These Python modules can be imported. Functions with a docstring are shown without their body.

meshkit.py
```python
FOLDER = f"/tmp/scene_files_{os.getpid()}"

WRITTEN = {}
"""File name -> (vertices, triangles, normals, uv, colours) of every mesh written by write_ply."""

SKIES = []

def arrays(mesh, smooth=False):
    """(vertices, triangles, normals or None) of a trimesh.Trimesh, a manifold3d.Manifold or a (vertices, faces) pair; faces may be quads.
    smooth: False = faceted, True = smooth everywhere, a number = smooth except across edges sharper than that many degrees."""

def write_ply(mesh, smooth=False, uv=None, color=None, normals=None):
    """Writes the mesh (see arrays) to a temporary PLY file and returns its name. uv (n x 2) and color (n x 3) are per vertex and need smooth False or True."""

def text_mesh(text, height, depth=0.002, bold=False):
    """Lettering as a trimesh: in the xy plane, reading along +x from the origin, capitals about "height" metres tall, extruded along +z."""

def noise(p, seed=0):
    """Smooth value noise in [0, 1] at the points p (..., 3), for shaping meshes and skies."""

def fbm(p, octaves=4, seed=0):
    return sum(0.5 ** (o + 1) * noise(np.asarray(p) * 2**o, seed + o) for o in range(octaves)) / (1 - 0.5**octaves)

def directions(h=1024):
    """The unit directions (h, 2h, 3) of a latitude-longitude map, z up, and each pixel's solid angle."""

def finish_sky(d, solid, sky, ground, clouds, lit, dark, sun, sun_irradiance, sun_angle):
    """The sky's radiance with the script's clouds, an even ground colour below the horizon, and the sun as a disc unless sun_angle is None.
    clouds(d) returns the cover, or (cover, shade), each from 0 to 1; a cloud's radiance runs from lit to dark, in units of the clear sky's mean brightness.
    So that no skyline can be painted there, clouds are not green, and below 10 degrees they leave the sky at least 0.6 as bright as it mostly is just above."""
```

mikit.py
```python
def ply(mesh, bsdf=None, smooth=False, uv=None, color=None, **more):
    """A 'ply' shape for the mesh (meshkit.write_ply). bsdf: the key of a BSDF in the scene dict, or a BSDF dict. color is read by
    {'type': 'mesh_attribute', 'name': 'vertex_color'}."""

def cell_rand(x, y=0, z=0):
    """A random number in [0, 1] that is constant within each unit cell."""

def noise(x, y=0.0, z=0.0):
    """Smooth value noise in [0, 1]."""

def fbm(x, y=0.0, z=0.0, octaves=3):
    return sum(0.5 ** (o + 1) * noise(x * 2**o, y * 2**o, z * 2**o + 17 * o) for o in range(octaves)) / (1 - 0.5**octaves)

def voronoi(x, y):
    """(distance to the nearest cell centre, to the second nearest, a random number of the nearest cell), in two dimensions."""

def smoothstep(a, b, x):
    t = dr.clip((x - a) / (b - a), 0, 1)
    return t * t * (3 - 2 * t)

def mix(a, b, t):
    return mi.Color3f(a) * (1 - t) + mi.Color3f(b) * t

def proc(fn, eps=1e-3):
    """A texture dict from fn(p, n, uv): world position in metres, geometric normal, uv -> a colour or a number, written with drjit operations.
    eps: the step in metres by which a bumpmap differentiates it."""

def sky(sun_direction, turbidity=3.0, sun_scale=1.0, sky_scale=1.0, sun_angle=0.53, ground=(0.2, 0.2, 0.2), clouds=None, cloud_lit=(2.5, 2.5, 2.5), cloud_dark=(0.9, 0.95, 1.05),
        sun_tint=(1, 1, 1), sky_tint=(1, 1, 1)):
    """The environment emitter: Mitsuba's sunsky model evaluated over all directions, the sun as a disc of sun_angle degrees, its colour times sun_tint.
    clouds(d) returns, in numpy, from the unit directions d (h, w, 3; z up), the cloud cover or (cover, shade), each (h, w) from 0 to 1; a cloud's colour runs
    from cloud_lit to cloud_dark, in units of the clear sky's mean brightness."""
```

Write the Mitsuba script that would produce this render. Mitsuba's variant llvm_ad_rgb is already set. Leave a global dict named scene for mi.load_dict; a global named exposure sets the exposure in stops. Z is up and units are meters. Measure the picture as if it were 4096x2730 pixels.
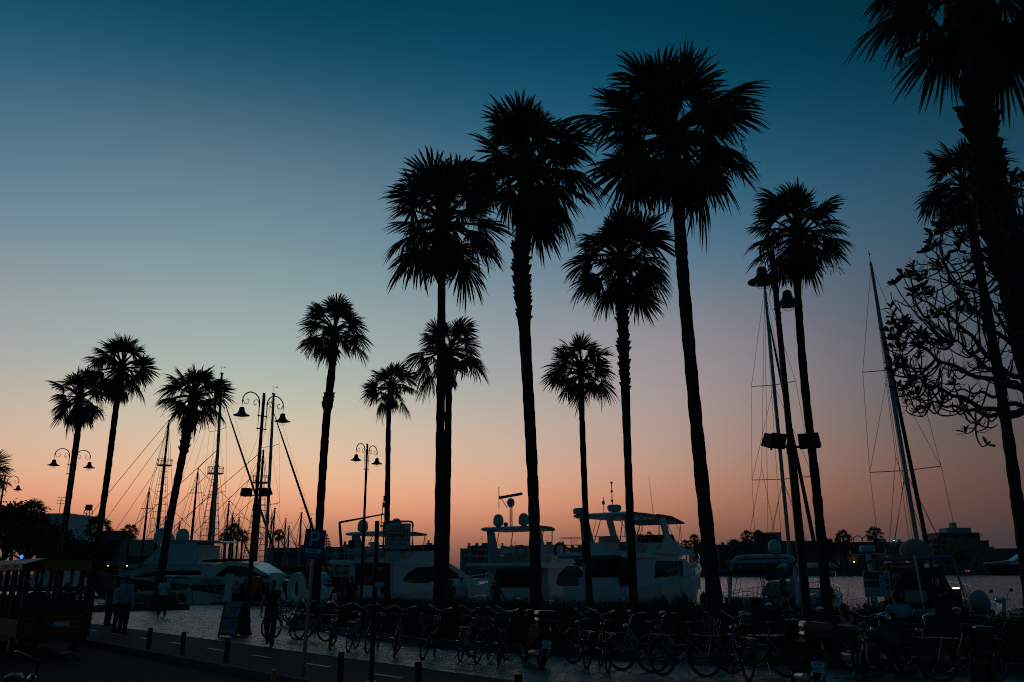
import math, random, numpy as np, trimesh, manifold3d as m3, mitsuba as mi, mikit, meshkit
import drjit as dr
from shapely.geometry import Polygon
T = mi.ScalarTransform4f
scene, labels = {}, {}
# ---------------------------------------------------------------- camera
FOC, EYE = 3300.0 / 4096, 1.9                      # focal length in frame widths, eye height in metres
PITCH, ROLL = math.atan(922 / 3300), math.radians(0.36)
fw = np.array([0, math.cos(PITCH), math.sin(PITCH)]); rt0 = np.array([1.0, 0, 0]); up0 = np.cross(rt0, fw)
rt, up = rt0 * math.cos(ROLL) - up0 * math.sin(ROLL), up0 * math.cos(ROLL) + rt0 * math.sin(ROLL)
scene['camera'] = {'type': 'perspective', 'fov_axis': 'x', 'fov': math.degrees(2 * math.atan(0.5 / FOC)), 'near_clip': 0.1, 'far_clip': 20000.0,
                   'to_world': T().look_at(origin=[0, 0, EYE], target=[0, float(fw[1]), EYE + float(fw[2])], up=up.tolist())}
# ---------------------------------------------------------------- light: twilight after sunset, sky only
AZ = math.radians(-18); SUN = [math.sin(AZ) * math.cos(math.radians(8)), math.cos(AZ) * math.cos(math.radians(8)), math.sin(math.radians(8))]
def dusk(d):
    """Twilight haze: cover and shade by height and by the angle from where the sun went down."""
    e = np.degrees(np.arcsin(np.clip(d[..., 2], -1, 1))); az = np.arctan2(d[..., 0], d[..., 1])
    u = np.clip(e / 40, 0, 1); v = 1 - np.exp(-(1 - np.cos(az - AZ)) / .25); w = np.exp(-e / 5)
    w2, w3 = np.exp(-((e - 15) / 6) ** 2), np.exp(-((e - 9) / 4) ** 2)
    f = np.stack([np.ones_like(u), u, u * u, u ** 3, v, u * v, v * v, w, w * v, w2, w2 * v, w3, w3 * v], -1)
    c = f @ np.array([-4.942, 2.171, 6.947, -2.887, -1.166, 0.108, 5.089, 16.564, -0.052, 1.277, 0.31, 1.028, -0.317])
    s = f @ np.array([-1.763, -3.462, 5.889, 8.141, 2.326, 0.911, 3.117, 4.456, -3.097, -1.201, 2.654, 0.06, 0.364])
    return 1 / (1 + np.exp(-c)), 1 / (1 + np.exp(-s))
scene['sky'] = mikit.sky(SUN, turbidity=2, sun_scale=0.0, sky_tint=(0.02978, 2.7241, 3.9253), clouds=dusk,
                         cloud_lit=(15.2178, 5.7270, 2.9891), cloud_dark=(0.00204, 0.21380, 0.36256), ground=(.06, .06, .06))
exposure = 0.0
# ---------------------------------------------------------------- helpers
def at(px, py, Y):
    """The point at distance Y in front of the eye that the photograph (4096 wide) shows at px, py."""
    d = fw + (px - 2048) / 3300 * rt - (py - 1365) / 3300 * up
    return np.array([0, 0, EYE]) + d * (Y / d[1])
def ground(px, py, z=0.0):
    d = fw + (px - 2048) / 3300 * rt - (py - 1365) / 3300 * up
    return np.array([0, 0, EYE]) + d * ((z - EYE) / d[2])
def ppm(p): return 3300 / float((np.asarray(p) - [0, 0, EYE]) @ fw)     # photograph pixels per metre there
LT, LN = np.array([.668, -.744, 0]), np.array([.744, .668, 0])          # along the cycle lane (to the right), and across it (to the water)
def sn(s, n, z=0.0): return LT * s + LN * n + [0, 0, z]
used = {}
def num(name):
    k = used.get(name, 0); used[name] = k + 1
    return name if k == 0 else f'{name}_{k:03d}'
def thing(name, label, cat, group=None):
    k = num(name); labels[k] = {'label': label, 'category': cat}
    if group: labels[k]['group'] = group
    return k
def struct(name, mesh, mat, smooth=False):
    k = num(name); scene[k] = mikit.ply(mesh, mat, smooth=smooth); labels[k] = {'kind': 'structure'}; return k
def part(parent, name, mesh, mat, smooth=False, M=None, label=None, stuff=False):
    k = num(parent + '__' + name)
    d = mesh if isinstance(mesh, dict) else mikit.ply(mesh, mat, smooth=smooth)
    d = dict(d)
    if mat is not None: d['bsdf'] = {'type': 'ref', 'id': mat}
    if M is not None: d['to_world'] = T(np.asarray(M, float).tolist())
    scene[k] = d
    if label: labels[k] = {'label': label}
    if stuff: labels.setdefault(k, {})['kind'] = 'stuff'
    return k
def whole(name, mesh, mat, label, cat, group=None, smooth=False, M=None, kind=None):
    k = thing(name, label, cat, group); d = mikit.ply(mesh, mat, smooth=smooth) if not isinstance(mesh, dict) else dict(mesh)
    if M is not None: d['to_world'] = T(np.asarray(M, float).tolist())
    scene[k] = d
    if kind: labels[k]['kind'] = kind
    return k
def mat4(R=np.eye(3), t=(0, 0, 0), s=1.0):
    M = np.eye(4); M[:3, :3] = np.asarray(R) * s; M[:3, 3] = t; return M
def rz(a): c, s = math.cos(a), math.sin(a); return np.array([[c, -s, 0], [s, c, 0], [0, 0, 1.0]])
def ry(a): c, s = math.cos(a), math.sin(a); return np.array([[c, 0, s], [0, 1.0, 0], [-s, 0, c]])
def rx(a): c, s = math.cos(a), math.sin(a); return np.array([[1.0, 0, 0], [0, c, -s], [0, s, c]])
def quads(v, q): q = np.asarray(q); return np.asarray(v, float), np.vstack([q[:, [0, 1, 2]], q[:, [0, 2, 3]]])
def join(*ms):
    ms = [m for x in ms for m in (x if isinstance(x, list) else [x])]
    n = np.cumsum([0] + [len(m[0]) for m in ms])
    return np.vstack([m[0] for m in ms]), np.vstack([np.asarray(m[1]) + a for m, a in zip(ms, n)])
def xf(m, R=np.eye(3), t=(0, 0, 0), s=1.0): return np.asarray(m[0]) * s @ np.asarray(R).T + np.asarray(t), m[1]
BQ = [[0, 1, 3, 2], [4, 6, 7, 5], [0, 4, 5, 1], [2, 3, 7, 6], [0, 2, 6, 4], [1, 5, 7, 3]]
def box(c, s, R=np.eye(3), top=1.0):
    v = np.array([[x, y, z] for x in (-.5, .5) for y in (-.5, .5) for z in (-.5, .5)])
    if top != 1.0: v[v[:, 2] > 0, :2] *= top
    return quads(v * s @ np.asarray(R).T + c, BQ)
def tube(pts, r, n=8, cap=True):
    p = np.asarray(pts, float); r = np.broadcast_to(r, (len(p),)).astype(float)
    t = np.gradient(p, axis=0); t /= np.linalg.norm(t, axis=1, keepdims=True) + 1e-12
    ref = np.array([0, 0, 1.0]) if abs(t[:, 2]).mean() < .8 else np.array([1.0, 0, 0])
    a = np.cross(t, ref); a /= np.linalg.norm(a, axis=1, keepdims=True) + 1e-12
    b = np.cross(t, a); g = np.arange(n) * 2 * np.pi / n
    v = (p[:, None] + r[:, None, None] * (np.cos(g)[None, :, None] * a[:, None] + np.sin(g)[None, :, None] * b[:, None])).reshape(-1, 3)
    i, j = np.meshgrid(np.arange(len(p) - 1), np.arange(n), indexing='ij')
    q = np.stack([i * n + j, (i + 1) * n + j, (i + 1) * n + (j + 1) % n, i * n + (j + 1) % n], -1).reshape(-1, 4)
    f = np.vstack([q[:, [0, 1, 2]], q[:, [0, 2, 3]]])
    if cap:
        k = len(v); v = np.vstack([v, p[:1], p[-1:]]); m = (len(p) - 1) * n; J = np.arange(n)
        f = np.vstack([f, np.stack([J * 0 + k, J, (J + 1) % n], 1), np.stack([J * 0 + k + 1, m + (J + 1) % n, m + J], 1)])
    return v, f
def lathe(prof, n=16):
    pr = np.asarray(prof, float); g = np.arange(n) * 2 * np.pi / n
    v = np.stack([pr[:, None, 0] * np.cos(g), pr[:, None, 0] * np.sin(g), np.repeat(pr[:, 1:2], n, 1)], -1).reshape(-1, 3)
    i, j = np.meshgrid(np.arange(len(pr) - 1), np.arange(n), indexing='ij')
    return quads(v, np.stack([i * n + j, i * n + (j + 1) % n, (i + 1) * n + (j + 1) % n, (i + 1) * n + j], -1).reshape(-1, 4))
def ball(c, r, n=10): 
    s = np.linspace(-np.pi / 2, np.pi / 2, max(5, n // 2 + 2)); r = np.broadcast_to(r, (3,))
    m = lathe(np.stack([np.maximum(np.cos(s), 1e-4), np.sin(s)], 1), n); return m[0] * r + c, m[1]
def ext(poly, h, holes=()):
    m = trimesh.creation.extrude_polygon(Polygon(poly, holes) if not hasattr(poly, 'exterior') else poly, h, engine='earcut'); return np.array(m.vertices), np.array(m.faces)
def slab(prof, w, y0=0.0, taper=None):
    """Side profile [(x, z)...] extruded across y; taper(x, z) scales the half width."""
    v, f = ext(prof, w); v = np.stack([v[:, 0], w / 2 - v[:, 2], v[:, 1]], 1)
    if taper: v[:, 1] *= np.array([taper(x, z) for x, z in zip(v[:, 0], v[:, 2])])
    v[:, 1] += y0; return v, f
def arc(c, r, a0, a1, n=10, plane='xz'):
    a = np.linspace(a0, a1, n); o = np.zeros((n, 3)); o[:, 'xyz'.index(plane[0])] = np.cos(a) * r; o[:, 'xyz'.index(plane[1])] = np.sin(a) * r; return o + c
def smooth_path(pts, n=8):
    """Catmull-Rom through the points."""
    p = np.asarray(pts, float); p = np.vstack([2 * p[0] - p[1], p, 2 * p[-1] - p[-2]]); o = []
    for i in range(1, len(p) - 2):
        for t in np.linspace(0, 1, n, endpoint=False):
            o.append(.5 * (2 * p[i] + (p[i + 1] - p[i - 1]) * t + (2 * p[i - 1] - 5 * p[i] + 4 * p[i + 1] - p[i + 2]) * t * t + (3 * p[i] - p[i - 1] - 3 * p[i + 1] + p[i + 2]) * t ** 3))
    return np.array(o + [p[-2]])
# ---------------------------------------------------------------- materials
def mat(name, col, rough=.5, spec=.5, metal=0.0, bump=None, **kw):
    b = {'type': 'principled', 'base_color': {'type': 'rgb', 'value': list(col)} if not callable(col) else mikit.proc(col), 'roughness': rough, 'specular': spec, 'metallic': metal, **kw}
    if bump: b = {'type': 'bumpmap', 'arbitrary': mikit.proc(bump[0], bump[2] if len(bump) > 2 else 1e-3), 'scale': bump[1], 'bsdf': b}
    scene['mat_' + name] = {'type': 'twosided', 'bsdf': b}; return 'mat_' + name
def leafmat(name, col, trans=.3): return mat(name, col, rough=.55, spec=.3)
def grain(sx, sy, sz, lo, hi):
    return lambda p, n, uv: mikit.mix(lo, hi, mikit.fbm(p.x * sx, p.y * sy, p.z * sz))
def lanes(p): return p.x * float(LT[0]) + p.y * float(LT[1]), p.x * float(LN[0]) + p.y * float(LN[1])
def f_stone(p, n, uv):
    s, t = lanes(p)
    i = mikit.cell_rand(dr.floor(s / .42 + dr.floor(t / .30) * .5), dr.floor(t / .30))
    c = mikit.mix((.12, .115, .11), (.22, .21, .20), i) * (0.75 + .5 * mikit.fbm(p.x * 1.3, p.y * 1.3, 0))
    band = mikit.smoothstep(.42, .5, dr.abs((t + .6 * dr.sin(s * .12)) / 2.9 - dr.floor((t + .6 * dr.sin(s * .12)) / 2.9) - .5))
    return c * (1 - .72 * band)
def f_stone_b(p, n, uv):
    s, t = lanes(p); u = s / .42 + dr.floor(t / .30) * .5; v = t / .30
    e = dr.minimum(.5 - dr.abs(u - dr.floor(u) - .5), .5 - dr.abs(v - dr.floor(v) - .5))
    return mikit.smoothstep(0.0, .05, e) * .5 + mikit.fbm(p.x * 9, p.y * 9, 0) * .5
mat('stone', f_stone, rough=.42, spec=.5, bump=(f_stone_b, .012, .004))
mat('stone_dark', grain(6, 6, 6, (.05, .05, .05), (.09, .085, .08)), rough=.45)
mat('asphalt', grain(14, 14, 14, (.016, .017, .017), (.036, .036, .035)), rough=.9, spec=.25, bump=(lambda p, n, uv: mikit.fbm(p.x * 40, p.y * 40, 0), .004, .002))
mat('lane', grain(8, 8, 8, (.042, .030, .028), (.062, .045, .041)), rough=.85, spec=.3, bump=(lambda p, n, uv: mikit.fbm(p.x * 30, p.y * 30, 0), .003, .002))
mat('concrete', grain(3, 3, 5, (.07, .07, .068), (.14, .138, .132)), rough=.9, spec=.3)
mat('paint', grain(20, 20, 20, (.45, .45, .45), (.8, .8, .8)), rough=.6)
mat('soil', grain(5, 5, 5, (.02, .015, .01), (.05, .04, .03)), rough=.95)
mat('bark', grain(5, 5, 14, (.03, .024, .02), (.09, .07, .055)), rough=.95, bump=(lambda p, n, uv: mikit.fbm(p.x * 12, p.y * 12, p.z * 26), .05, .004))
mat('wood_bark', grain(8, 8, 3, (.05, .045, .04), (.11, .1, .09)), rough=.9)
mat('frond', (.045, .065, .028), rough=.55, spec=.35); mat('frond_young', (.06, .085, .03), rough=.5, spec=.4)
mat('dead', (.10, .075, .05), rough=.9, spec=.1)
mat('leaf', (.035, .055, .02), rough=.4, spec=.4); mat('leaf_dark', (.03, .045, .02), rough=.6, spec=.25)
mat('grass', grain(1.5, 1.5, 1.5, (.05, .06, .02), (.12, .095, .045)), rough=.8, spec=.1)
mat('black', (.018, .02, .02), rough=.4); mat('lamp_iron', (.02, .03, .028), rough=.45, metal=.3)
mat('steel', (.45, .46, .47), rough=.28, metal=.9); mat('chrome', (.75, .76, .77), rough=.12, metal=1.0)
mat('gelcoat', (.76, .77, .77), rough=.22, spec=.5); mat('gel_grey', (.45, .46, .46), rough=.35); mat('navy_hull', (.02, .028, .04), rough=.25)
mat('black_glass', (.006, .008, .009), rough=.06, spec=.6); mat('canvas_navy', (.03, .045, .09), rough=.9); mat('canvas_grey', (.18, .19, .2), rough=.9); mat('canvas_dark', (.03, .035, .04), rough=.95)
mat('canvas_beige', (.45, .4, .33), rough=.9); mat('canvas_turq', (.12, .34, .38), rough=.8); mat('teak', grain(2, 14, 14, (.16, .1, .06), (.26, .17, .1)), rough=.7); mat('dark_wood', grain(3, 3, 16, (.05, .03, .02), (.11, .065, .04)), rough=.5)
mat('mast_alu', (.33, .35, .37), rough=.4, metal=.5); mat('wire', (.05, .05, .055), rough=.5, metal=.5); mat('rope', (.2, .18, .15), rough=.9)
mat('rubber', (.015, .015, .016), rough=.8); mat('fender', (.05, .055, .06), rough=.6); mat('red_plastic', (.45, .04, .025), rough=.3); mat('orange_plastic', (.65, .18, .03), rough=.4); mat('red_dark', (.3, .05, .05), rough=.45)
mat('yellow', (.36, .13, .012), rough=.35); mat('yellow_dim', (.16, .06, .01), rough=.5); mat('blue_sign', (.01, .07, .22), rough=.35); mat('white', (.75, .75, .74), rough=.4); mat('off_white', (.6, .62, .6), rough=.5)
mat('heart_red', (.5, .05, .03), rough=.35); mat('green_sign', (.03, .14, .08), rough=.5); mat('panel_blue', (.05, .22, .36), rough=.4); mat('panel_teal', (.25, .4, .45), rough=.5); mat('panel_dark', (.03, .05, .05), rough=.5); mat('panel_sand', (.4, .33, .22), rough=.5)
mat('plaster', grain(.6, .6, 1.2, (.30, .30, .29), (.44, .44, .42)), rough=.9); mat('plaster_ochre', grain(.5, .5, 1, (.22, .15, .105), (.30, .21, .15)), rough=.9); mat('plaster_grey', grain(.5, .5, 1, (.13, .125, .12), (.19, .185, .175)), rough=.9); mat('plaster_white', grain(.5, .5, 1, (.6, .61, .6), (.75, .75, .73)), rough=.9)
mat('window', (.012, .015, .018), rough=.12); mat('shutter', (.1, .11, .11), rough=.7); mat('tile_roof', (.12, .06, .04), rough=.8)
mat('skin', (.38, .22, .16), rough=.55); mat('hair', (.025, .018, .013), rough=.5); mat('hair_fair', (.25, .17, .09), rough=.5); mat('cloth_blue', (.22, .42, .55), rough=.9); mat('cloth_white', (.68, .69, .68), rough=.9); mat('cloth_dark', (.025, .027, .03), rough=.95); mat('cloth_jean', (.05, .07, .11), rough=.9); mat('cloth_pink', (.5, .3, .28), rough=.9); mat('cloth_floral', lambda p, n, uv: mikit.mix((.05, .045, .04), (.35, .25, .22), mikit.smoothstep(.55, .65, mikit.noise(p.x * 26, p.y * 26, p.z * 26))), rough=.9); mat('leather', (.03, .02, .015), rough=.5)
mat('bike_silver', (.20, .225, .23), rough=.3, metal=.4); mat('bike_teal', (.05, .12, .12), rough=.3); mat('bike_black', (.03, .03, .032), rough=.3); mat('bike_green', (.04, .16, .07), rough=.3); mat('bike_lime', (.2, .2, .03), rough=.3); mat('bike_orange', (.42, .08, .01), rough=.3); mat('band', (.22, .07, .02), rough=.4); mat('rim_grey', (.12, .125, .13), rough=.35, metal=.7); mat('bike_white', (.4, .42, .42), rough=.3)
mat('scooter_red', (.28, .06, .04), rough=.18, spec=.6); mat('scooter_black', (.02, .022, .022), rough=.15, spec=.6); mat('scooter_white', (.6, .62, .62), rough=.2, spec=.6); mat('mirror', (.85, .87, .88), rough=.04, metal=1.0); mat('box_rust', (.42, .12, .07), rough=.25)
scene['mat_glass'] = {'type': 'thindielectric'}
scene['mat_globe'] = {'type': 'twosided', 'bsdf': {'type': 'principled', 'base_color': {'type': 'rgb', 'value': [.7, .68, .66]}, 'roughness': .2, 'specular': .5}}
scene['mat_globe'] = {'type': 'thindielectric'}
def f_wave(p, n, uv):
    return mikit.fbm(p.x * .9 + p.y * .3, p.y * 2.2, 0, 3) * .7 + mikit.fbm(p.x * 3.1, p.y * 6.5, 3.3, 2) * .3
mat('water', (.008, .014, .018), rough=.05, spec=.5, bump=(f_wave, .30, .01))
def lamp(rgb): return {'type': 'area', 'radiance': {'type': 'rgb', 'value': list(rgb)}}
def lit(key, rgb): scene[key]['emitter'] = lamp(rgb)
rng = np.random.default_rng(11)
# ---------------------------------------------------------------- ground, road, lane, promenade, water
WZ = -0.8                                                     # water level
def sheet(pts, z): 
    v, f = ext([(p[0], p[1]) for p in pts], .01); v[:, 2] = np.where(v[:, 2] > .005, 0, -1) ; return v + [0, 0, z], f
def deck(pts, z, depth): v, f = ext([(p[0], p[1]) for p in pts], depth); return v + [0, 0, z - depth], f
struct('ground', quads([[-9000, -9000, -6], [9000, -9000, -6], [9000, 9000, -6], [-9000, 9000, -6]], [[0, 1, 2, 3]]), 'mat_soil')
QA, QB = np.array([-18.0, 58.5, 0]), np.array([5.5, 41.0, 0]); QD = (QB - QA) / np.linalg.norm(QB - QA); QN = np.array([-QD[1], QD[0], 0])
quay = [QA - QD * 90, QA, QB, QB + QD * 60]
struct('water', quads([[-2500, 10, WZ], [2500, 10, WZ], [2500, 1500, WZ], [-2500, 1500, WZ]], [[0, 1, 2, 3]]), 'mat_water')
lane_out = [sn(s, 10.6) for s in (60, -140)]
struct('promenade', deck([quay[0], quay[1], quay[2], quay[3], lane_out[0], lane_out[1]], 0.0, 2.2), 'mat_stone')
k = struct('quay_edge', deck([quay[0] + QN * .02, quay[3] + QN * .02, quay[3] - QN * .5, quay[0] - QN * .5], .09, .5), 'mat_concrete')
struct('cycle_lane', deck([sn(60, 10.598), sn(-140, 10.598), sn(-140, 8.08), sn(60, 8.08)], 0.004, 2.0), 'mat_lane')
for s in np.arange(-54, 4, 1.5):
    pass
kerb = num('kerb'); labels[kerb] = {'kind': 'structure'}
scene[kerb] = mikit.ply(deck([sn(60, 7.93), sn(-140, 7.93), sn(-140, 7.9), sn(60, 7.9)], -.01, .5), 'mat_concrete')
kst = mikit.ply(xf(box((0, 0, 0), (.985, .16, .3), top=.97), np.stack([LT, LN, [0, 0, 1]], 1)), 'mat_concrete')
for i, s in enumerate(np.arange(-58, 2, 1.0)): part(kerb, 'kerb_stone', kst, 'mat_concrete', M=mat4(t=sn(s, 8.0, -.132)))
struct('road', deck([sn(90, 7.9), sn(-160, 7.9), sn(-160, -60), sn(90, -60)], -.13, .6), 'mat_asphalt')
for i, s in enumerate(np.arange(-62, 2, 2.64)):
    st = .93; c = sn(s + .35, 9.43, .008)
    k = num('lane_marking'); labels[k] = {'kind': 'structure'}
    scene[k] = mikit.ply(quads([c + LT * a + LN * b for a, b in ((-.5, -.05), (.5, -.05), (.5, .05), (-.5, .05))], [[0, 1, 2, 3]]), 'mat_paint')
# paving stones: the nearest 300 as pieces, the others of the near promenade as one part
tiles = []
for r in range(0, 24):
    n = 10.62 + .15 + r * .30
    for c in range(-110, 30):
        s = (c + .5 * (r % 2) + .5) * .42
        p = sn(s, n)
        if p[1] < 8 or abs(p[0]) > p[1] * .66 or p[1] > 40: continue
        tiles.append((p[1], s, n))
tiles.sort(); vis = [t for t in tiles if t[0] > 14.2]
vis_near, rest = vis[:300], vis[300:]
tv = [mikit.ply(xf(box((0, 0, .004), (.408, .288, .016), top=.985), np.stack([LT, LN, [0, 0, 1]], 1) @ rx(a) @ ry(b)), 'mat_stone') for a, b in rng.normal(0, .008, (6, 2))]
for i, (_, s, n) in enumerate(vis_near): part('promenade', 'paving_stone', tv[i % 6], 'mat_stone', M=mat4(t=sn(s, n, .001 + .004 * rng.random())))
B = np.stack([LT, LN, [0, 0, 1]], 1)
part('promenade', 'paving_stones', join([xf(box((0, 0, .004), (.408, .288, .016), top=.985), B @ rx(rng.normal(0, .008)) @ ry(rng.normal(0, .008)), sn(s, n, .001 + .004 * rng.random())) for _, s, n in rest]), 'mat_stone', stuff=True)
# planting bed with a low kerb wall, and the two smaller beds behind
bedf = np.array([[-8.7, 33.2], [-5.2, 27.0], [-2.3, 22.75], [.86, 20.5], [2.11, 19.58], [4.36, 18.42], [7.08, 16.95], [9.21, 16.05], [16, 13.2]])
bedb = np.array([[22, 16.5], [14.5, 22.5], [9.0, 27.5], [4.0, 31.0], [-1.5, 33.0], [-6.0, 37.5]])
def inset(pl, d): return np.array(Polygon(pl).buffer(-d, join_style=2).exterior.coords)[:-1]
beds = [np.vstack([bedf, bedb]), np.array([[-22.8, 45.3], [-17.7, 47.3], [-18.6, 49.6], [-23.5, 49.5]]), np.array([[-8.6, 43.6], [-4.3, 40.6], [-3.0, 42.4], [-7.3, 45.6]]), np.array([[1.5, 35.2], [5.2, 33.6], [6.0, 35.4], [2.4, 37.0]]), np.array([[-30, 47.5], [-25.2, 48.3], [-25.4, 51.5], [-31, 51]])]
for i, b in enumerate(beds):
    k = num('planting_bed'); labels[k] = {'kind': 'structure'}
    scene[k] = mikit.ply(deck(inset(b, .16), .10, .3), 'mat_soil')
    ring = Polygon(b, [inset(b, .17)]); v, f = ext(ring, .30); part(k, 'kerb_wall', (v + [0, 0, -.08], f), 'mat_concrete')
# far quays and land
struct('far_shore', deck([(-900, 395), (-60, 390), (120, 385), (900, 350), (1400, 800), (1400, 2400), (-1400, 2400), (-1400, 500)], .15, 3), 'mat_concrete')
struct('left_shore', deck([(-260, 120), (-62, 150), (-52, 205), (-70, 300), (-400, 330)], .1, 3), 'mat_concrete')
# ---------------------------------------------------------------- palms
def fan(nseg, R, spread, droop, seed, petiole, ragged=.12, close=1.0):
    """A fan leaf along +x: stalk, then pleated segments that part and hang at their tips."""
    r = np.random.default_rng(seed); V, Fc, Wt = [], [], []
    pt = np.array([[0, 0, 0], [petiole * .5, 0, petiole * .05], [petiole, 0, 0]])
    m = tube(pt, [.045, .028, .018], 4, False); V.append(m[0]); Fc.append(m[1]); base = len(m[0]); Wt.append(np.zeros(base))
    for i in range(nseg):
        a = (i + .5) / nseg * 2 - 1; ph = a * spread; d = 2 * spread / nseg
        L = R * (1 - .22 * a * a) * (1 - ragged * r.random()); rr = np.array([.03, .32, .62, .84, 1.0]) * L
        hw = np.array([.03 * d, .32 * d * .55, .62 * d * .50, .84 * d * .26, .003]) * L
        bend = r.normal(0, .05); ang = ph + bend * np.array([0, 0, .4, .8, 1.2]); tw = r.normal(0, .3)
        c = np.stack([petiole + rr * np.cos(ang), rr * np.sin(ang) * close, -.34 * abs(a) * rr * close - droop * (rr / R) ** 2.6 * R * (1 + .5 * r.random()) - (1 - close) * .1 * rr], 1)
        sd = np.stack([-np.sin(ang), np.cos(ang), np.full(5, .45 * (1 if i % 2 else -1)) + tw * .3], 1)
        V.append(np.vstack([c + sd * hw[:, None], c - sd * hw[:, None]]))
        lw = (rr / R) ** 2.4 * (.55 + 1.1 * r.random()) ; Wt.append(np.r_[lw, lw])
        q = [[base + k, base + k + 1, base + 5 + k + 1, base + 5 + k] for k in range(4)]
        q = np.array(q); Fc.append(np.vstack([q[:, [0, 1, 2]], q[:, [0, 2, 3]]])); base += 10
    return np.vstack(V), np.vstack(Fc), np.concatenate(Wt)
FANS = [fan(38, .64, sp * 1.16, dr_, 100 + i, pe, .30, close=cl) for i, (dr_, sp, pe, cl) in enumerate(((.05, 1.35, .46, .9), (.08, 1.6, .50, .88), (.12, 1.6, .54, .92), (.16, 1.5, .56, .82), (.2, 1.4, .56, .75), (.14, 1.75, .50, .95), (.2, 1.3, .58, .7), (.06, 1.2, .5, .6), (.1, 1.7, .52, .97), (.12, 1.1, .6, .8)))]
DEADF = [mikit.ply(fan(22, .62, 1.1, .2, 200 + i, .36, .4, close=.5)[:2], 'mat_dead') for i in range(3)]
def frame(d, roll=0.0):
    """Rotation whose x axis is d and whose z axis is as upright as can be."""
    x = d / np.linalg.norm(d); y = np.cross([0, 0, 1.0], x); y = y / np.linalg.norm(y) if np.linalg.norm(y) > 1e-4 else np.array([0, 1.0, 0]); z = np.cross(x, y)
    return np.stack([x, y, z], 1) @ rx(roll)
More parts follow.
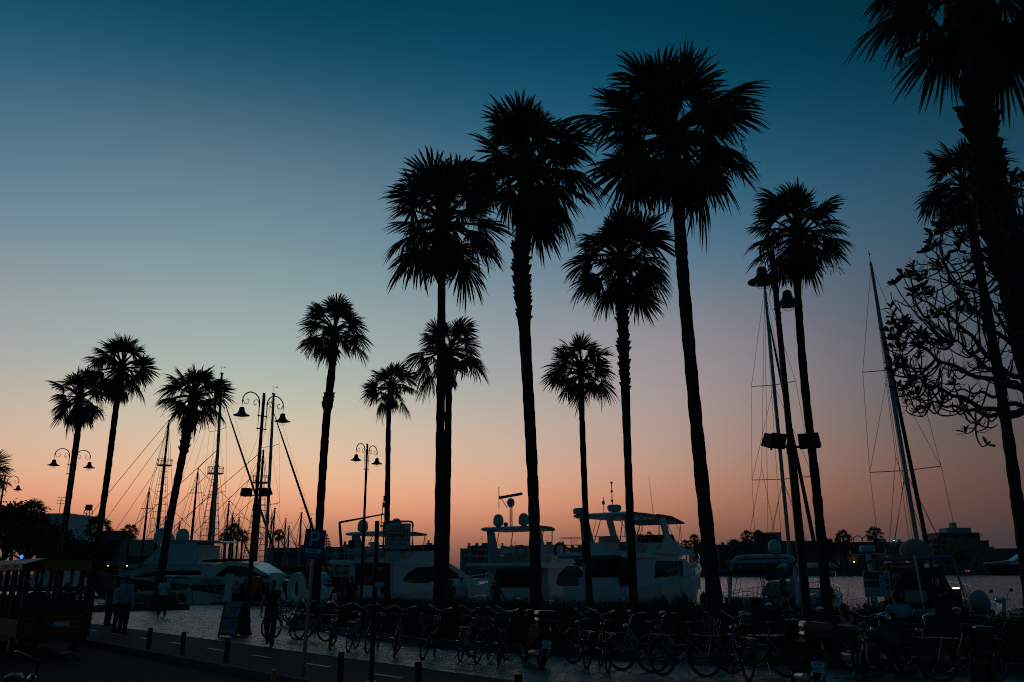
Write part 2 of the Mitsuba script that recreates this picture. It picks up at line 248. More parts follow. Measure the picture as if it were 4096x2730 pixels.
def palm(trunk_px, Y, R_px, gp, skirt_y, w_px, label, n=27, ndead=20, boots=None, seed=0, asym=(0, 0), lo=-52):
    n = int(n * 1.45); ndead = int(ndead * 1.3)
    r = np.random.default_rng(seed); k = thing('palm_tree', label, 'palm tree', 'fan palms along the harbour promenade')
    pts = [at(x, y, Y) for x, y in trunk_px] + [at(*gp, Y)]
    b = pts[0].copy(); b2 = pts[0] + (pts[0] - pts[1]) * (pts[0][2] / max(pts[1][2] - pts[0][2], .1)); b2[2] = -.05
    pts = [b2] + pts if b[2] > .15 else [b2] + pts[1:]
    path = smooth_path(pts, 26); S = ppm(pts[-1]); R = R_px * 1.08 / S; g = pts[-1]
    w = np.interp(np.linspace(0, 1, len(path)), np.linspace(0, 1, len(w_px)), w_px) * .86 / np.array([ppm(p) for p in path]) / 2
    h = path[:, 2]
    w = w * (1 + .05 * np.sin(h * 7 + seed) + r.normal(0, .022, len(w)) + .10 * (r.random(len(w)) > .955)) + .10 * np.exp(-np.maximum(h, 0) / .35)
    keep = path[:, 2] < g[2] - .05
    part(k, 'trunk', tube(path, w, 14), 'mat_bark', smooth=60)
    if boots:
        Vb = []
        zt = [at(*gp, Y)[2], 0]; y0, y1, dens = boots
        for i in range(int(dens)):
            t = i / dens; yy = y0 + (y1 - y0) * t
            zz = np.interp(yy, [q[1] for q in trunk_px][::-1] if trunk_px[0][1] < trunk_px[-1][1] else [q[1] for q in trunk_px[::-1]], [at(*q, Y)[2] for q in trunk_px[::-1]])
            c = np.array([np.interp(zz, path[:, 2], path[:, 0]), np.interp(zz, path[:, 2], path[:, 1]), zz]); rad = np.interp(zz, path[:, 2], w)
            a = i * 2.4 + r.normal(0, .2); L = rad * r.uniform(.5, 1.15); d = np.array([math.cos(a), math.sin(a), 0]); s = np.array([-d[1], d[0], 0]) * rad * .42
            p0 = c + d * rad * .85; tip = p0 + d * L * .75 + [0, 0, L * r.uniform(.3, 1.1)]
            v = np.array([p0 - s - [0, 0, .12], p0 + s - [0, 0, .12], tip + s * .35, tip - s * .35, p0 - s * .6 - d * .1 + [0, 0, .1], p0 + s * .6 - d * .1 + [0, 0, .1]])
            Vb.append((v, np.array([[0, 1, 2], [0, 2, 3], [4, 3, 2], [4, 2, 5], [0, 3, 4], [1, 5, 2]])))
        part(k, 'leaf_bases', join(Vb), 'mat_bark', stuff=True)
    ga = 2.399963
    for i in range(n):
        t = (i + .5) / n; el = math.radians(86 - (86 - lo) * t ** .9 + r.normal(0, 7)); a = i * ga + r.normal(0, .3)
        d = np.array([math.cos(a) * math.cos(el), math.sin(a) * math.cos(el), math.sin(el)])
        lob = .80 + .42 * float(meshkit.noise(d * 1.6 + 7 * seed, seed)); s = R * lob * (1.0 - .10 * (el > 1.2) - .05 * (el < -.3)) * r.uniform(.78, 1.14) * (1 + asym[0] * d[0])
        o = g + np.array([0, 0, -.10 * R * t]) + d * .02
        V, Fc, Wt = FANS[min(9, int(t * 5) + r.integers(0, 6))]
        V = V @ frame(d, r.normal(0, .6)).T * (s / 1.14) + o; V[:, 2] -= Wt * s * r.uniform(.05, .21) * (1 if t > .12 else .4)
        part(k, 'frond', (V, Fc), 'mat_frond' if t > .2 else 'mat_frond_young')
    zs = at(gp[0], skirt_y, Y)[2]
    for i in range(ndead):
        a = i * ga + r.normal(0, .3); el = math.radians(r.uniform(-82, -58)); d = np.array([math.cos(a) * math.cos(el), math.sin(a) * math.cos(el), math.sin(el)])
        z = g[2] - R * .10 - (g[2] - zs) * .5 * r.random(); L = max((z - zs) * r.uniform(.7, 1.05), .3) / abs(math.sin(el))
        c = np.array([np.interp(z, path[:, 2], path[:, 0]), np.interp(z, path[:, 2], path[:, 1]), z])
        part(k, 'dead_frond', DEADF[i % 3], 'mat_dead', M=mat4(frame(d, r.normal(0, .6)), c + d * [.12, .12, 0], L / .98))
    for i in range(5 if R > 1.3 else 3):                     # hanging fruit stalks
        a = r.uniform(0, 6.28); d = np.array([math.cos(a), math.sin(a), 0]); q = smooth_path([g, g + d * R * .35 + [0, 0, R * .12], g + d * R * .62 - [0, 0, R * .15], g + d * R * .72 - [0, 0, R * .55]], 5)
        tw = [tube(q, np.linspace(.018, .006, len(q)), 4, False)]
        for j in range(5, len(q)):
            for _ in range(5):
                e = q[j] + r.normal(0, .13, 3) * [1, 1, .6] - [0, 0, .1]; tw.append(tube([q[j], (q[j] + e) / 2 + [0, 0, .03], e], [.006, .005, .012], 3, False))
        part(k, 'fruit_stalk', join(tw), 'mat_dead')
    return k
palm([(240, 2270), (262, 2085), (313, 1715), (318, 1650)], 50, 128, (320, 1585), 1722, (44, 28, 27, 25), 'slender fan palm crossing the double street lamp at far left', seed=1, n=26)
palm([(378, 2250), (392, 2160), (430, 1900), (467, 1610), (480, 1540)], 48, 138, (488, 1465), 1620, (44, 28, 28, 26, 26), 'fan palm with a kinked trunk, between two street lamps left of the leaning palm', seed=2, n=27)
palm([(644, 2298), (680, 2080), (735, 1800), (757, 1690)], 46, 142, (776, 1575), 1700, (46, 34, 34, 44), 'fan palm leaning right with a swollen shaggy neck, in the small left planting bed', seed=3, n=27, boots=(1810, 1640, 70))
palm([(1262, 2430), (1276, 2124), (1304, 1700), (1328, 1471)], 33, 150, (1337, 1320), 1440, (62, 40, 36, 36, 28), 'fan palm with a collar of old leaf stubs halfway up, behind the blue parking sign', seed=4, n=26, ndead=10, boots=(1640, 1575, 50))
palm([(1549, 2330), (1549, 2089), (1555, 1645)], 46, 118, (1563, 1545), 1640, (30, 25, 23, 20), 'small slim fan palm behind the bus stop sign', seed=5, n=23, ndead=8)
palm([(1780, 2330), (1788, 2000), (1795, 1560)], 40, 150, (1797, 1402), 1560, (40, 36, 32, 28), 'shorter fan palm whose trunk runs right behind a taller palm trunk', seed=6, n=26, ndead=12)
palm([(1752, 2420), (1757, 2100), (1764, 1500), (1767, 1114)], 29, 275, (1772, 880), 1110, (56, 48, 42, 37, 34), 'tall fan palm with a wide drooping crown, left of the palm with the jagged trunk', seed=7, n=31, ndead=28, boots=None)
palm([(2146, 2430), (2130, 1900), (2095, 1250), (2086, 1000)], 26, 300, (2108, 665), 925, (70, 54, 52, 66, 62), 'very tall fan palm whose upper trunk is jagged with old leaf stubs', seed=8, n=32, ndead=26, boots=(1270, 930, 130))
palm([(2357, 2380), (2340, 2000), (2326, 1600)], 36, 152, (2326, 1478), 1585, (40, 30, 27, 24), 'small fan palm between two tall ones, in front of the trawler stern', seed=9, n=24, ndead=12)
palm([(2535, 2420), (2512, 1850), (2490, 1230)], 28, 222, (2486, 1035), 1245, (52, 40, 36, 46, 44), 'tall fan palm with a bristly trunk, right in front of the trawler flybridge', seed=10, n=29, ndead=20, boots=(1560, 1220, 90))
palm([(2862, 2440), (2800, 1850), (2740, 1200), (2710, 783)], 20.5, 372, (2685, 520), 800, (104, 70, 57, 54, 50), 'tallest fan palm near the middle, its crown highest against the dark blue sky', seed=11, n=34, ndead=30)
palm([(3306, 2400), (3270, 2000), (3215, 1500), (3189, 1131)], 26, 222, (3190, 930), 1130, (56, 46, 38, 34, 34), 'fan palm directly behind the double street lamp on the right', seed=12, n=29, ndead=20)
palm([(4330, 2300), (4110, 1390), (4050, 1130), (3985, 840), (3955, 690), (3905, 350)], 14, 440, (3940, -90), 300, (150, 128, 124, 120, 116, 110, 96), 'huge fan palm on the right, its crown cut off by the picture top', seed=13, n=32, ndead=34, boots=(1100, 300, 170))
palm([(4100, 2240), (4040, 1800), (3985, 1450), (3890, 920)], 24, 195, (3855, 740), 900, (66, 54, 48, 40, 40), 'fan palm at the far right behind the bare branched tree', seed=14, n=28, ndead=14)
palm([(-95, 2250), (-84, 2100), (-75, 2000)], 42, 118, (-72, 1905), 2020, (50, 46, 44), 'fan palm at the left picture edge, mostly outside the frame', seed=15, n=23, ndead=12)
# ---------------------------------------------------------------- street lamps
def lamp_parts():
    H = 7.85; o = {}
    o['pole'] = join(tube([[0, 0, 0], [0, 0, .6], [0, 0, .62], [0, 0, 3.9], [0, 0, 3.92], [0, 0, 4.1], [0, 0, 4.12], [0, 0, H]], [.105, .095, .085, .075, .085, .085, .06, .05], 14), lathe([(0.0, .0), (.2, 0), (.2, .06), (.14, .12), (.12, .5), (.09, .6)], 14), ball((0, 0, H), (.05, .05, .03), 10))
    for i, s in enumerate((-1, 1)):
        x0, x1 = .15, .80; c = (x0 + x1) / 2; r = (x1 - x0) / 2; zc = H - .02 - r
        p = np.vstack([[[x0, 0, H - 1.5], [x0, 0, zc - .01]], arc((c, 0, zc), r, np.pi, 0, 14)[1:-1], [[x1, 0, zc], [x1, 0, H - .58]]])
        sc1 = smooth_path([(x0 + .02, 0, zc - .02), (x0 + .09, 0, zc + .09), (x0 + .18, 0, zc + .07), (x0 + .22, 0, zc - .03), (x0 + .17, 0, zc - .10), (x0 + .12, 0, zc - .05)], 6)
        sc2 = smooth_path([(x1 - .01, 0, zc + .05), (x1 - .10, 0, zc - .10), (x1 - .19, 0, zc - .08), (x1 - .24, 0, zc + .0), (x1 - .21, 0, zc + .07), (x1 - .16, 0, zc + .06)], 6)
        br = [tube([[0, 0, z], [x0 + .04, 0, z]], .018, 6) for z in (H - .78, H - 1.22)] + [ball((x0, 0, z), .03, 8) for z in (H - .78, H - 1.22)]
        arm = join([tube(p, .021, 8), tube(sc1, .011, 6), tube(sc2, .011, 6), *br, ball(sc1[-1], .018, 6), ball(sc2[-1], .018, 6)])
        hz = H - .58
        hat = xf(lathe([(.001, .0), (.055, 0), (.085, -.03), (.095, -.12), (.12, -.17), (.16, -.225), (.27, -.27), (.275, -.285), (.15, -.275), (.12, -.25), (.01, -.24)], 20), t=(x1, 0, hz))
        globe = xf(lathe([(.13, -.27), (.14, -.31), (.125, -.36), (.085, -.405), (.03, -.425), (.001, -.43)], 18), t=(x1, 0, hz))
        bulb = ball((x1, 0, hz - .30), (.035, .035, .05), 8)
        o[i] = [xf(m, np.diag([s, s, 1.0])) for m in (arm, hat, globe, bulb)]
    return o
LP = lamp_parts()
LPD = {k: mikit.ply(v, 'mat_lamp_iron', smooth=40) if k == 'pole' else [mikit.ply(m, b, smooth=40) for m, b in zip(v, ('mat_lamp_iron', 'mat_lamp_iron', 'mat_globe', 'mat_off_white'))] for k, v in LP.items()}
FLOOD = mikit.ply(join(box((0, 0, 0), (.34, .2, .24), rx(.35), top=.85), box((0, -.13, -.02), (.36, .03, .28), rx(.35)), tube([[0, .05, -.16], [0, .05, -.02]], .02, 6)), 'mat_black')
def street_lamp(x, y, label, flood=None, rot=0.0, h=7.85):
    k = thing('street_lamp', label, 'street lamp', 'double armed street lamps on the promenade')
    M = mat4(rz(math.atan2(LN[1], LN[0]) + rot) @ np.diag([1, 1, h / 7.85]), (x, y, 0))
    part(k, 'pole', LPD['pole'], 'mat_lamp_iron', M=M)
    for i in (0, 1):
        a = part(k, 'arm', LPD[i][0], 'mat_lamp_iron', M=M); hd = part(k, 'lamp_shade', LPD[i][1], 'mat_lamp_iron', M=M)
        part(hd, 'globe', LPD[i][2], 'mat_globe', M=M); part(hd, 'bulb', LPD[i][3], 'mat_off_white', M=M)
    if flood:
        z = flood; d = np.array([1.0, 0, 0])
        part(k, 'floodlight_bar', tube([[x - .42, y, z], [x + .42, y, z]], .025, 6), 'mat_lamp_iron')
        for s in (-1, 1): part(k, 'floodlight', FLOOD, 'mat_black', M=mat4(rz(-.5 * s), (x + s * .34, y - .06, z + .1)))
    return k
street_lamp(-8.55, 27.85, 'double street lamp with floodlights, standing beside the folding tour board', flood=4.4, rot=.13)
street_lamp(5.05, 14.95, 'nearest double street lamp, on the right in front of the benches, with two floodlights', flood=4.05, rot=.25)
street_lamp(-7.0, 39.6, 'double street lamp left of the bus stop sign', rot=.35)
street_lamp(-21.65, 40.6, 'double street lamp among the left palms, behind the road train')
street_lamp(-31.5, 51.5, 'double street lamp cut off by the left picture edge')
# ---------------------------------------------------------------- boats (local frame: x to the bow from the stern, y to port, z above the water)
def heading(th): a = math.radians(th); return np.array([[math.sin(a), -math.cos(a), 0], [math.cos(a), math.sin(a), 0], [0, 0, 1.0]])
def on(stern, th): return mat4(heading(th), (stern[0], stern[1], WZ))
def hull(L, B, fs, fb, draft=.7, full=.45, rake=.12, wl=.84, n=22, closed_deck=True, sheer=1.8):
    t = np.linspace(0, 1, n); hb = B / 2 * (1 - np.clip((t - full) / (1 - full), 0, 1) ** 2.3) * (.90 + .10 * np.clip(t / .25, 0, 1)); hb[-1] = .02
    zd = fs + (fb - fs) * t ** sheer; rows = []
    for f, w, zf in ((1.0, 1.0, 1.0), (1.0 - rake * .25, .985, .72), (1 - rake * .6, .94, .36), (1 - rake, wl, 0.0), (1 - rake * 1.5, .5, -.8), (1 - rake * 1.9, .02, -1.0)):
        z = zd * zf if zf >= 0 else draft * zf * (1 - t ** 5)
        rows.append(np.stack([t * L * f, hb * w, z * np.ones(n)], 1))
    R = np.array(rows); S = R * [1, -1, 1]; m = len(rows); v = np.vstack([R.reshape(-1, 3), S.reshape(-1, 3)]); q = []
    for i in range(m - 1):
        for j in range(n - 1):
            a = i * n + j; q.append([a, a + 1, a + n + 1, a + n]); a += m * n; q.append([a, a + n, a + n + 1, a + 1])
        q.append([i * n, (i + 1) * n, m * n + (i + 1) * n, m * n + i * n])
    dk = [[j, m * n + j, m * n + j + 1, j + 1] for j in range(n - 1)]
    V, Fq = quads(v, q)
    dv = np.vstack([R[0] - [0, 0, .12], S[0] - [0, 0, .12]]); deckm = quads(dv, [[j, n + j, n + j + 1, j + 1] for j in range(n - 1)])
    rail = [tube(R[0] * [1, .995, 1], .035, 6), tube(S[0] * [1, .995, 1], .035, 6)]
    return (V, Fq), deckm, join(rail), (lambda x: float(np.interp(x, t * L, hb))), (lambda x: float(np.interp(x, t * L, zd)))
def panes(polys, y, d=.03):
    """Side windows on both sides, each standing slightly proud."""
    out = []
    for p in polys:
        for s in (-1, 1): out.append(slab(p, d, s * (y + d * .3)))
    return out
def railing(path, h, every=1.0, r=.014, mid=True):
    p = np.asarray(path, float); o = [tube(p + [0, 0, h], r * 1.2, 6)]
    if mid: o.append(tube(p + [0, 0, h * .5], r * .7, 5))
    d = np.r_[0, np.cumsum(np.linalg.norm(np.diff(p, axis=0), axis=1))]
    for s in np.linspace(0, d[-1], max(2, int(d[-1] / every) + 1)):
        c = np.array([np.interp(s, d, p[:, i]) for i in range(3)]); o.append(tube([c, c + [0, 0, h]], r, 5))
    return join(o)
def dome(r): return lathe([(.001, 0), (r * .45, 0), (r * .5, r * .15), (r * .92, r * .32), (r, r * .75), (r * .98, r * 1.35), (r * .85, r * 1.85), (r * .55, r * 2.2), (r * .2, r * 2.34), (.001, r * 2.36)], 20)
def rbox(c, s, r=.05):
    m = trimesh.creation.box(extents=np.maximum(np.array(s) - 2 * r, .01)); mf = m3.Manifold.hull_points((np.repeat(m.vertices, 26, 0) + np.tile(SPH * r, (8, 1))).astype(np.float32)); q = mf.to_mesh(); return q.vert_properties[:, :3] + np.array(c), q.tri_verts
SPH = np.array(trimesh.creation.icosphere(subdivisions=1).vertices)[:26]
def yacht(label, stern, th, L, B, fs, fb, zs, zf, zt, fly, top, house, wins, name='motor_yacht', hullmat='mat_gelcoat', domes=(), tender=False, extra=None, group=None):
    k = thing(name, label, 'yacht', group); M = on(stern, th)
    P = lambda nm, m, b, sm=False, par=None, **kw: part(par or k, nm, m, b, sm, M, **kw)
    h, dk, rl, hb, zd = hull(L, B, fs, fb)
    hk = P('hull', h, hullmat, 35); P('deck', dk, 'mat_gel_grey', par=hk); P('rub_rail', rl, 'mat_gelcoat', 40, par=hk)
    w = B * .82; hp, (x0, x1) = house, fly
    P('saloon', slab(hp, w, taper=lambda x, z: 1 - .10 * max(0, (x - L * .45) / (L * .5)) - .05 * (z > (zs + zf) / 2)), 'mat_gelcoat', 30)
    for p in panes(wins, w / 2 * .96): P('side_window', p, 'mat_black_glass')
    P('aft_door', box((hp[0][0] - .02, 0, (zs + zf) / 2), (.06, w * .7, (zf - zs) * .82)), 'mat_black_glass')
    P('flybridge_deck', slab([(x0, zf - .16), (x0 + .3, zf - .28), (x1 - .8, zf - .30), (x1, zf - .12), (x1 - .15, zf - .02), (x0 + .1, zf)], B * .92, taper=lambda x, z: 1 - .38 * max(0, (x - x0 - (x1 - x0) * .6) / ((x1 - x0) * .4)) ** 2), 'mat_gelcoat', 30)
    co = P('flybridge_coaming', join(*[slab([(x0 + (x1 - x0) * .40, zf), (x0 + (x1 - x0) * .46, zf + .42), (x1 - 1.15, zf + .62), (x1 - .55, zf + .10), (x1 - .35, zf)], .07, s * B * .36) for s in (-1, 1)], slab([(x1 - 1.2, zf), (x1 - 1.25, zf + .62), (x1 - 1.1, zf + .62), (x1 - .5, zf + .06), (x1 - .4, zf)], B * .72)), 'mat_gelcoat', 30)
    P('flybridge_windscreen', slab([(x1 - 1.28, zf + .62), (x1 - 1.62, zf + .98), (x1 - 1.58, zf + 1.0), (x1 - 1.2, zf + .62)], B * .68), 'mat_black_glass', par=co)
    P('flybridge_seat', rbox((x0 + (x1 - x0) * .52, B * .12, zf + .3), (1.1, B * .34, .55), .08), 'mat_canvas_beige', 40)
    P('flybridge_rail', railing([(x0 + (x1 - x0) * .42, -B * .42, zf), (x0 + .1, -B * .42, zf), (x0 + .1, B * .42, zf), (x0 + (x1 - x0) * .42, B * .42, zf)], .72, .9), 'mat_steel', 40)
    t0, t1, tw = top
    P('hardtop', slab([(t0, zt - .1), (t0 + .35, zt - .16), (t1 - .5, zt - .14), (t1, zt - .07), (t1 - .3, zt + .0), (t0 + (t1 - t0) * .6, zt + .07), (t0 + .5, zt + .08), (t0 + .1, zt)], tw, taper=lambda x, z: 1 - .22 * max(0, (x - t0 - (t1 - t0) * .7) / ((t1 - t0) * .3)) ** 2), 'mat_gel_grey', 40)
    for s in (-1, 1):
        P('arch_leg', slab([(t0 + .45, zt - .12), (t0 + 1.05, zt - .12), (t0 + 1.75, zf + .0), (t0 + .62, zf + .0)], .14, s * tw * .44), 'mat_gel_grey')
        P('hardtop_strut', tube([(t1 - .25, s * tw * .38, zt - .1), (t1 - .5, s * tw * .4, zf + .62)], .03, 6), 'mat_steel', 40)
        P('hardtop_strut', tube([(t0 + (t1 - t0) * .5, s * tw * .42, zt - .12), (t0 + (t1 - t0) * .28, s * tw * .42, zf + .1)], .025, 6), 'mat_steel', 40)
    for x, y, r in domes: P('radar_dome', xf(dome(r), t=(x, y, zt + .07)), 'mat_off_white', True)
    P('bow_rail', railing([(x, -hb(x) * .96, zd(x)) for x in np.linspace(L * .36, L * .97, 12)] + [(x, hb(x) * .96, zd(x)) for x in np.linspace(L * .97, L * .36, 12)], .62, 1.1), 'mat_steel', 40)
    P('swim_platform', slab([(-.9, .32), (.05, .32), (.05, .42), (-.9, .42)], B * .86), 'mat_teak')
    P('transom_locker', rbox((.5, 0, fs + .12), (.7, B * .5, .75), .08), 'mat_gelcoat', 40)
    if extra: extra(P, M)
    return k, M
MOOR = 'motor yachts moored stern to the quay'
def open_radar(P, x, y, z):
    m = P('radar_mast', join(tube([(x - .08, y, z), (x - .08, y, z + 1.15)], .035, 6), tube([(x + .12, y, z), (x + .12, y, z + 1.15)], .035, 6), lathe([(.001, 1.1), (.2, 1.15), (.24, 1.35), (.2, 1.5), (.001, 1.55)], 14) if False else xf(ball((0, 0, 0), (.22, .22, .26), 12), t=(x, y, z + 1.3))), 'mat_gel_grey', 40)
    P('radar_scanner', xf(rbox((0, 0, 0), (.22, 1.35, .14), .05), rx(-.16) @ rz(.3), (x, y, z + 1.68)), 'mat_gel_grey', 40, par=m)
    P('whip_antenna', tube([(x + .0, y + .75, z + 1.0), (x, y + .75, z + 2.2)], .02, 5), 'mat_off_white', par=m)
    P('mast_brace', tube([(x, y + .2, z + 1.0), (x, y + .75, z + 1.75)], .022, 5), 'mat_steel', par=m)
def y1_extra(P, M):
    m = P('light_mast', join(tube([(2.3, -.2, 5.15), (2.15, -.2, 5.7), (2.15, -.2, 6.35)], .03, 6), tube([(2.3, .2, 5.15), (2.15, .2, 5.7), (2.15, .2, 6.35)], .03, 6), tube([(2.15, -.2, 5.75), (2.15, .2, 5.75)], .03, 6), tube(arc((2.15, 0, 7.0), .13, 0, np.pi, 9, 'yz'), .025, 6), tube([(2.15, -.13, 6.3), (2.15, -.13, 7.0)], .025, 6), tube([(2.15, .13, 6.3), (2.15, .13, 7.0)], .025, 6), box((2.15, 0, 6.85), (.12, .16, .32)), box((2.15, 0, 7.3), (.1, .1, .3))), 'mat_black')
    P('radar_scanner', join(rbox((2.9, 0, 5.75), (.2, 1.3, .13), .05), xf(ball((0, 0, 0), (.28, .28, .2), 12), t=(2.9, 0, 5.5))), 'mat_gel_grey', 40)
    P('whip_antenna', tube([(1.2, -.9, 5.1), (1.15, -.9, 8.5)], [.02, .006], 5), 'mat_off_white')
    P('davit_crane', join(tube([(.2, 1.55, 3.45), (-.15, 1.6, 5.75)], [.11, .07], 8), tube([(-.15, 1.6, 5.72), (2.2, -.15, 6.3)], [.065, .04], 8)), 'mat_canvas_dark', 40)
WIN1 = [[(2.0, 2.2), (2.5, 2.65), (3.4, 2.98), (5.2, 3.05), (5.2, 2.2), (4.4, 2.02), (2.6, 2.05)], [(5.45, 2.25), (5.45, 3.05), (6.6, 3.0), (7.6, 2.6), (7.9, 2.3)]]
y1, M1 = yacht('white flybridge yacht with a crane on its upper deck, behind the bus stop sign', (-9.43, 51.95), 33, 15, 4.6, 1.45, 2.3, 1.4, 3.45, 5.1, (-.4, 7.4), (.5, 5.0, 3.4), [(1.2, 1.3), (1.2, 3.2), (7.0, 3.2), (9.8, 2.1), (10.3, 1.9), (10.0, 1.3)], WIN1, domes=[(1.7, 1.35, .34), (2.0, -1.2, .34)], extra=y1_extra, group=MOOR)
def dinghy(label, Mb, x, y, z, L, rot, group=None):
    k = thing('inflatable_dinghy', label, 'dinghy', group); M = Mb @ mat4(rz(rot), (x, y, z)); r = .22
    side = [(0, .62, .22), (L * .55, .62, .25), (L * .85, .38, .34), (L, 0, .42)]; p = smooth_path(side, 6); q = p[::-1] * [1, -1, 1]
    part(k, 'tube', tube(np.vstack([p, q[1:]]), r, 10), 'mat_gel_grey', 50, M); part(k, 'hull', slab([(0, 0), (L * .7, -.05), (L * .92, .25), (L * .85, .3), (0, .25)], .95), 'mat_gel_grey', M=M)
    e = part(k, 'outboard_motor', join(rbox((-.18, 0, .75), (.42, .36, .5), .1), box((-.15, 0, .25), (.2, .14, .7)), box((-.2, 0, -.1), (.3, .05, .1))), 'mat_black', 40, M)
    part(k, 'console', rbox((L * .42, 0, .55), (.4, .6, .6), .06), 'mat_gelcoat', 40, M); part(k, 'seat', rbox((L * .2, 0, .45), (.4, .7, .3), .05), 'mat_canvas_beige', 40, M)
    return k
dinghy('grey inflatable dinghy with a black outboard, on the upper deck of the yacht', M1, -.1, .3, 3.62, 3.3, -1.35)
def y2_extra(P, M):
    open_radar(P, 1.15, .15, 5.05)
    for i, (x, y) in enumerate(((.9, .85), (.95, -.6))): pass
    P('search_light', join(ball((1.3, .55, 5.2), .13, 10), ball((1.2, .75, 5.25), .08, 8)), 'mat_gel_grey', True)
    P('fairing', slab([(3.0, 3.15), (3.5, 4.1), (3.75, 4.1), (5.0, 3.2)], 3.6), 'mat_gelcoat')
    P('life_buoy', xf(tube(arc((0, 0, 0), .28, 0, 6.28, 20, 'yz'), .07, 8), t=(-.25, -1.2, 3.7)), 'mat_canvas_turq', True)
WIN2 = [[(2.4, 1.9), (3.0, 2.55), (4.0, 2.95), (5.4, 3.02), (6.1, 2.75), (6.9, 2.2), (6.5, 1.9)]]
y2, M2 = yacht('white flybridge yacht with twin satellite domes and a tilted radar bar', (-.53, 45.1), 28, 14, 4.6, 1.4, 2.3, 1.3, 3.15, 5.0, (-.4, 6.0), (.45, 3.7, 3.3), [(1.6, 1.3), (1.6, 2.95), (6.3, 2.95), (8.4, 2.0), (9.0, 1.3)], WIN2, domes=[(1.0, .85, .29), (1.0, -.72, .29)], extra=y2_extra, group=MOOR)
def y3_extra(P, M):
    zf, zt = 3.6, 5.5
    P('radar_scanner', join(xf(lathe([(.001, 0), (.28, .0), (.36, .1), (.37, .26), (.3, .34), (.001, .36)], 18), t=(2.4, .1, zt + .2)), tube([(2.4, .1, zt), (2.4, .1, zt + .2)], .1, 8)), 'mat_gel_grey', 40)
    P('light_mast', join(tube([(2.3, .15, zt), (2.3, .15, zt + 1.75)], .025, 6), *[ball((2.3, .15, zt + h), .07, 8) for h in (.75, 1.25, 1.7)], tube([(2.0, .5, zt), (2.0, .5, zt + .95)], .02, 5), ball((2.0, .5, zt + .65), (.08, .08, .12), 8)), 'mat_black')
    P('liferaft_canister', xf(lathe([(.001, 0), (.3, 0), (.36, .06), (.36, .24), (.3, .3), (.001, .32)], 18), t=(.95, 1.3, zt + .05)), 'mat_off_white', 40)
    P('whip_antenna', tube([(4.6, -1.0, zt + .02), (4.3, -1.0, zt + 2.1)], [.018, .006], 5), 'mat_off_white')
    for x0 in (5.3,):
        for s in (-1, 1):
            for tb in (tube([(5.0, s * 1.35, zt - .05), (6.7, s * 1.3, zf + .45)], .018, 5), tube([(6.7, s * 1.3, zf + .45), (7.25, s * 1.2, zt - .35)], .018, 5), tube([(5.7, s * 1.35, zt - .1), (5.4, s * 1.35, zf + .9)], .015, 5), tube([(7.25, s * 1.2, zt - .3), (7.35, s * 1.2, zf + .5)], .015, 5), tube([(6.4, s * 1.3, zt - .12), (6.9, s * 1.25, zf + 1.3)], .015, 5)): P('bimini_pole', tb, 'mat_steel')
            for tb in (tube([(.8, s * 1.35, zt - .1), (2.1, s * 1.3, zf + .5)], .018, 5), tube([(1.8, s * 1.35, zt - .1), (1.3, s * 1.35, zf + .7)], .015, 5), tube([(2.6, s * 1.35, zt - .1), (2.0, s * 1.35, zf + .6)], .015, 5)): P('bimini_pole', tb, 'mat_steel')
    P('bimini_canopy', slab([(4.4, zt + .0), (5.6, zt - .06), (7.3, zt - .3), (7.3, zt - .22), (5.8, zt + .06), (4.4, zt + .1)], 2.9), 'mat_canvas_grey', 40)
    for s in (-1, 1): P('arch_wing', slab([(4.1, zt - .1), (4.65, zt - .1), (5.0, zf + 1.0), (5.7, zf + .35), (6.6, zf + .3), (7.6, zf + .02), (8.1, zf - .12), (3.3, zf - .02), (4.1, zf + .2), (4.55, zf + .8)], .12, s * 1.62), 'mat_gelcoat', 30)
    for i, x in enumerate((3.0, 5.3, 7.9)):
        sgn = -1; c = (x, sgn * (1.98 - .18 * max(0, x - 5.5) / 3), 1.25 + .05 * i)
        P('fender', join(xf(lathe([(.001, -.42), (.10, -.36), (.2, -.2), (.23, 0), (.2, .2), (.1, .36), (.03, .44), (.001, .45)], 14), t=(c[0], c[1] - .2, c[2] - .2)), tube([(c[0], c[1] - .1, c[2] + .2), (c[0], c[1] + .05, 2.3)], .012, 5)), 'mat_fender', 40)
    for x in (3.9, 6.8, 9.3): P('porthole', box((x, -1.955 + .1 * max(0, x - 6), .95), (.3, .06, .17)), 'mat_black')
    P('life_buoy', xf(tube(arc((0, 0, 0), .3, 0, 6.28, 20, 'yz'), .08, 8), t=(-.32, 1.75, 3.75)), 'mat_heart_red', True)
    P('flag_staff', tube([(-.35, .1, 3.2), (-.75, .1, 4.15)], .018, 5), 'mat_teak'); 
    P('folded_flag', slab([(-.72, 4.1), (-.62, 4.1), (-.45, 3.25), (-.62, 3.1), (-.75, 3.5)], .05, .1), 'mat_red_dark')
    P('cargo_box', rbox((1.6, .5, zf + .25), (1.5, 1.3, .5), .06), 'mat_gelcoat', 40); P('locker', rbox((2.9, .9, zf + .45), (.7, .7, .85), .05), 'mat_gel_grey', 40)
    P('boarding_steps', slab([(-.5, .4), (.3, .4), (.3, 1.65), (.05, 1.65)], .5, -1.6), 'mat_gelcoat')
WIN3 = [[(3.3, 2.35), (3.6, 3.18), (6.0, 3.18), (6.0, 2.45)], [(6.15, 2.42), (6.2, 3.2), (6.5, 3.2), (6.5, 2.45)]]
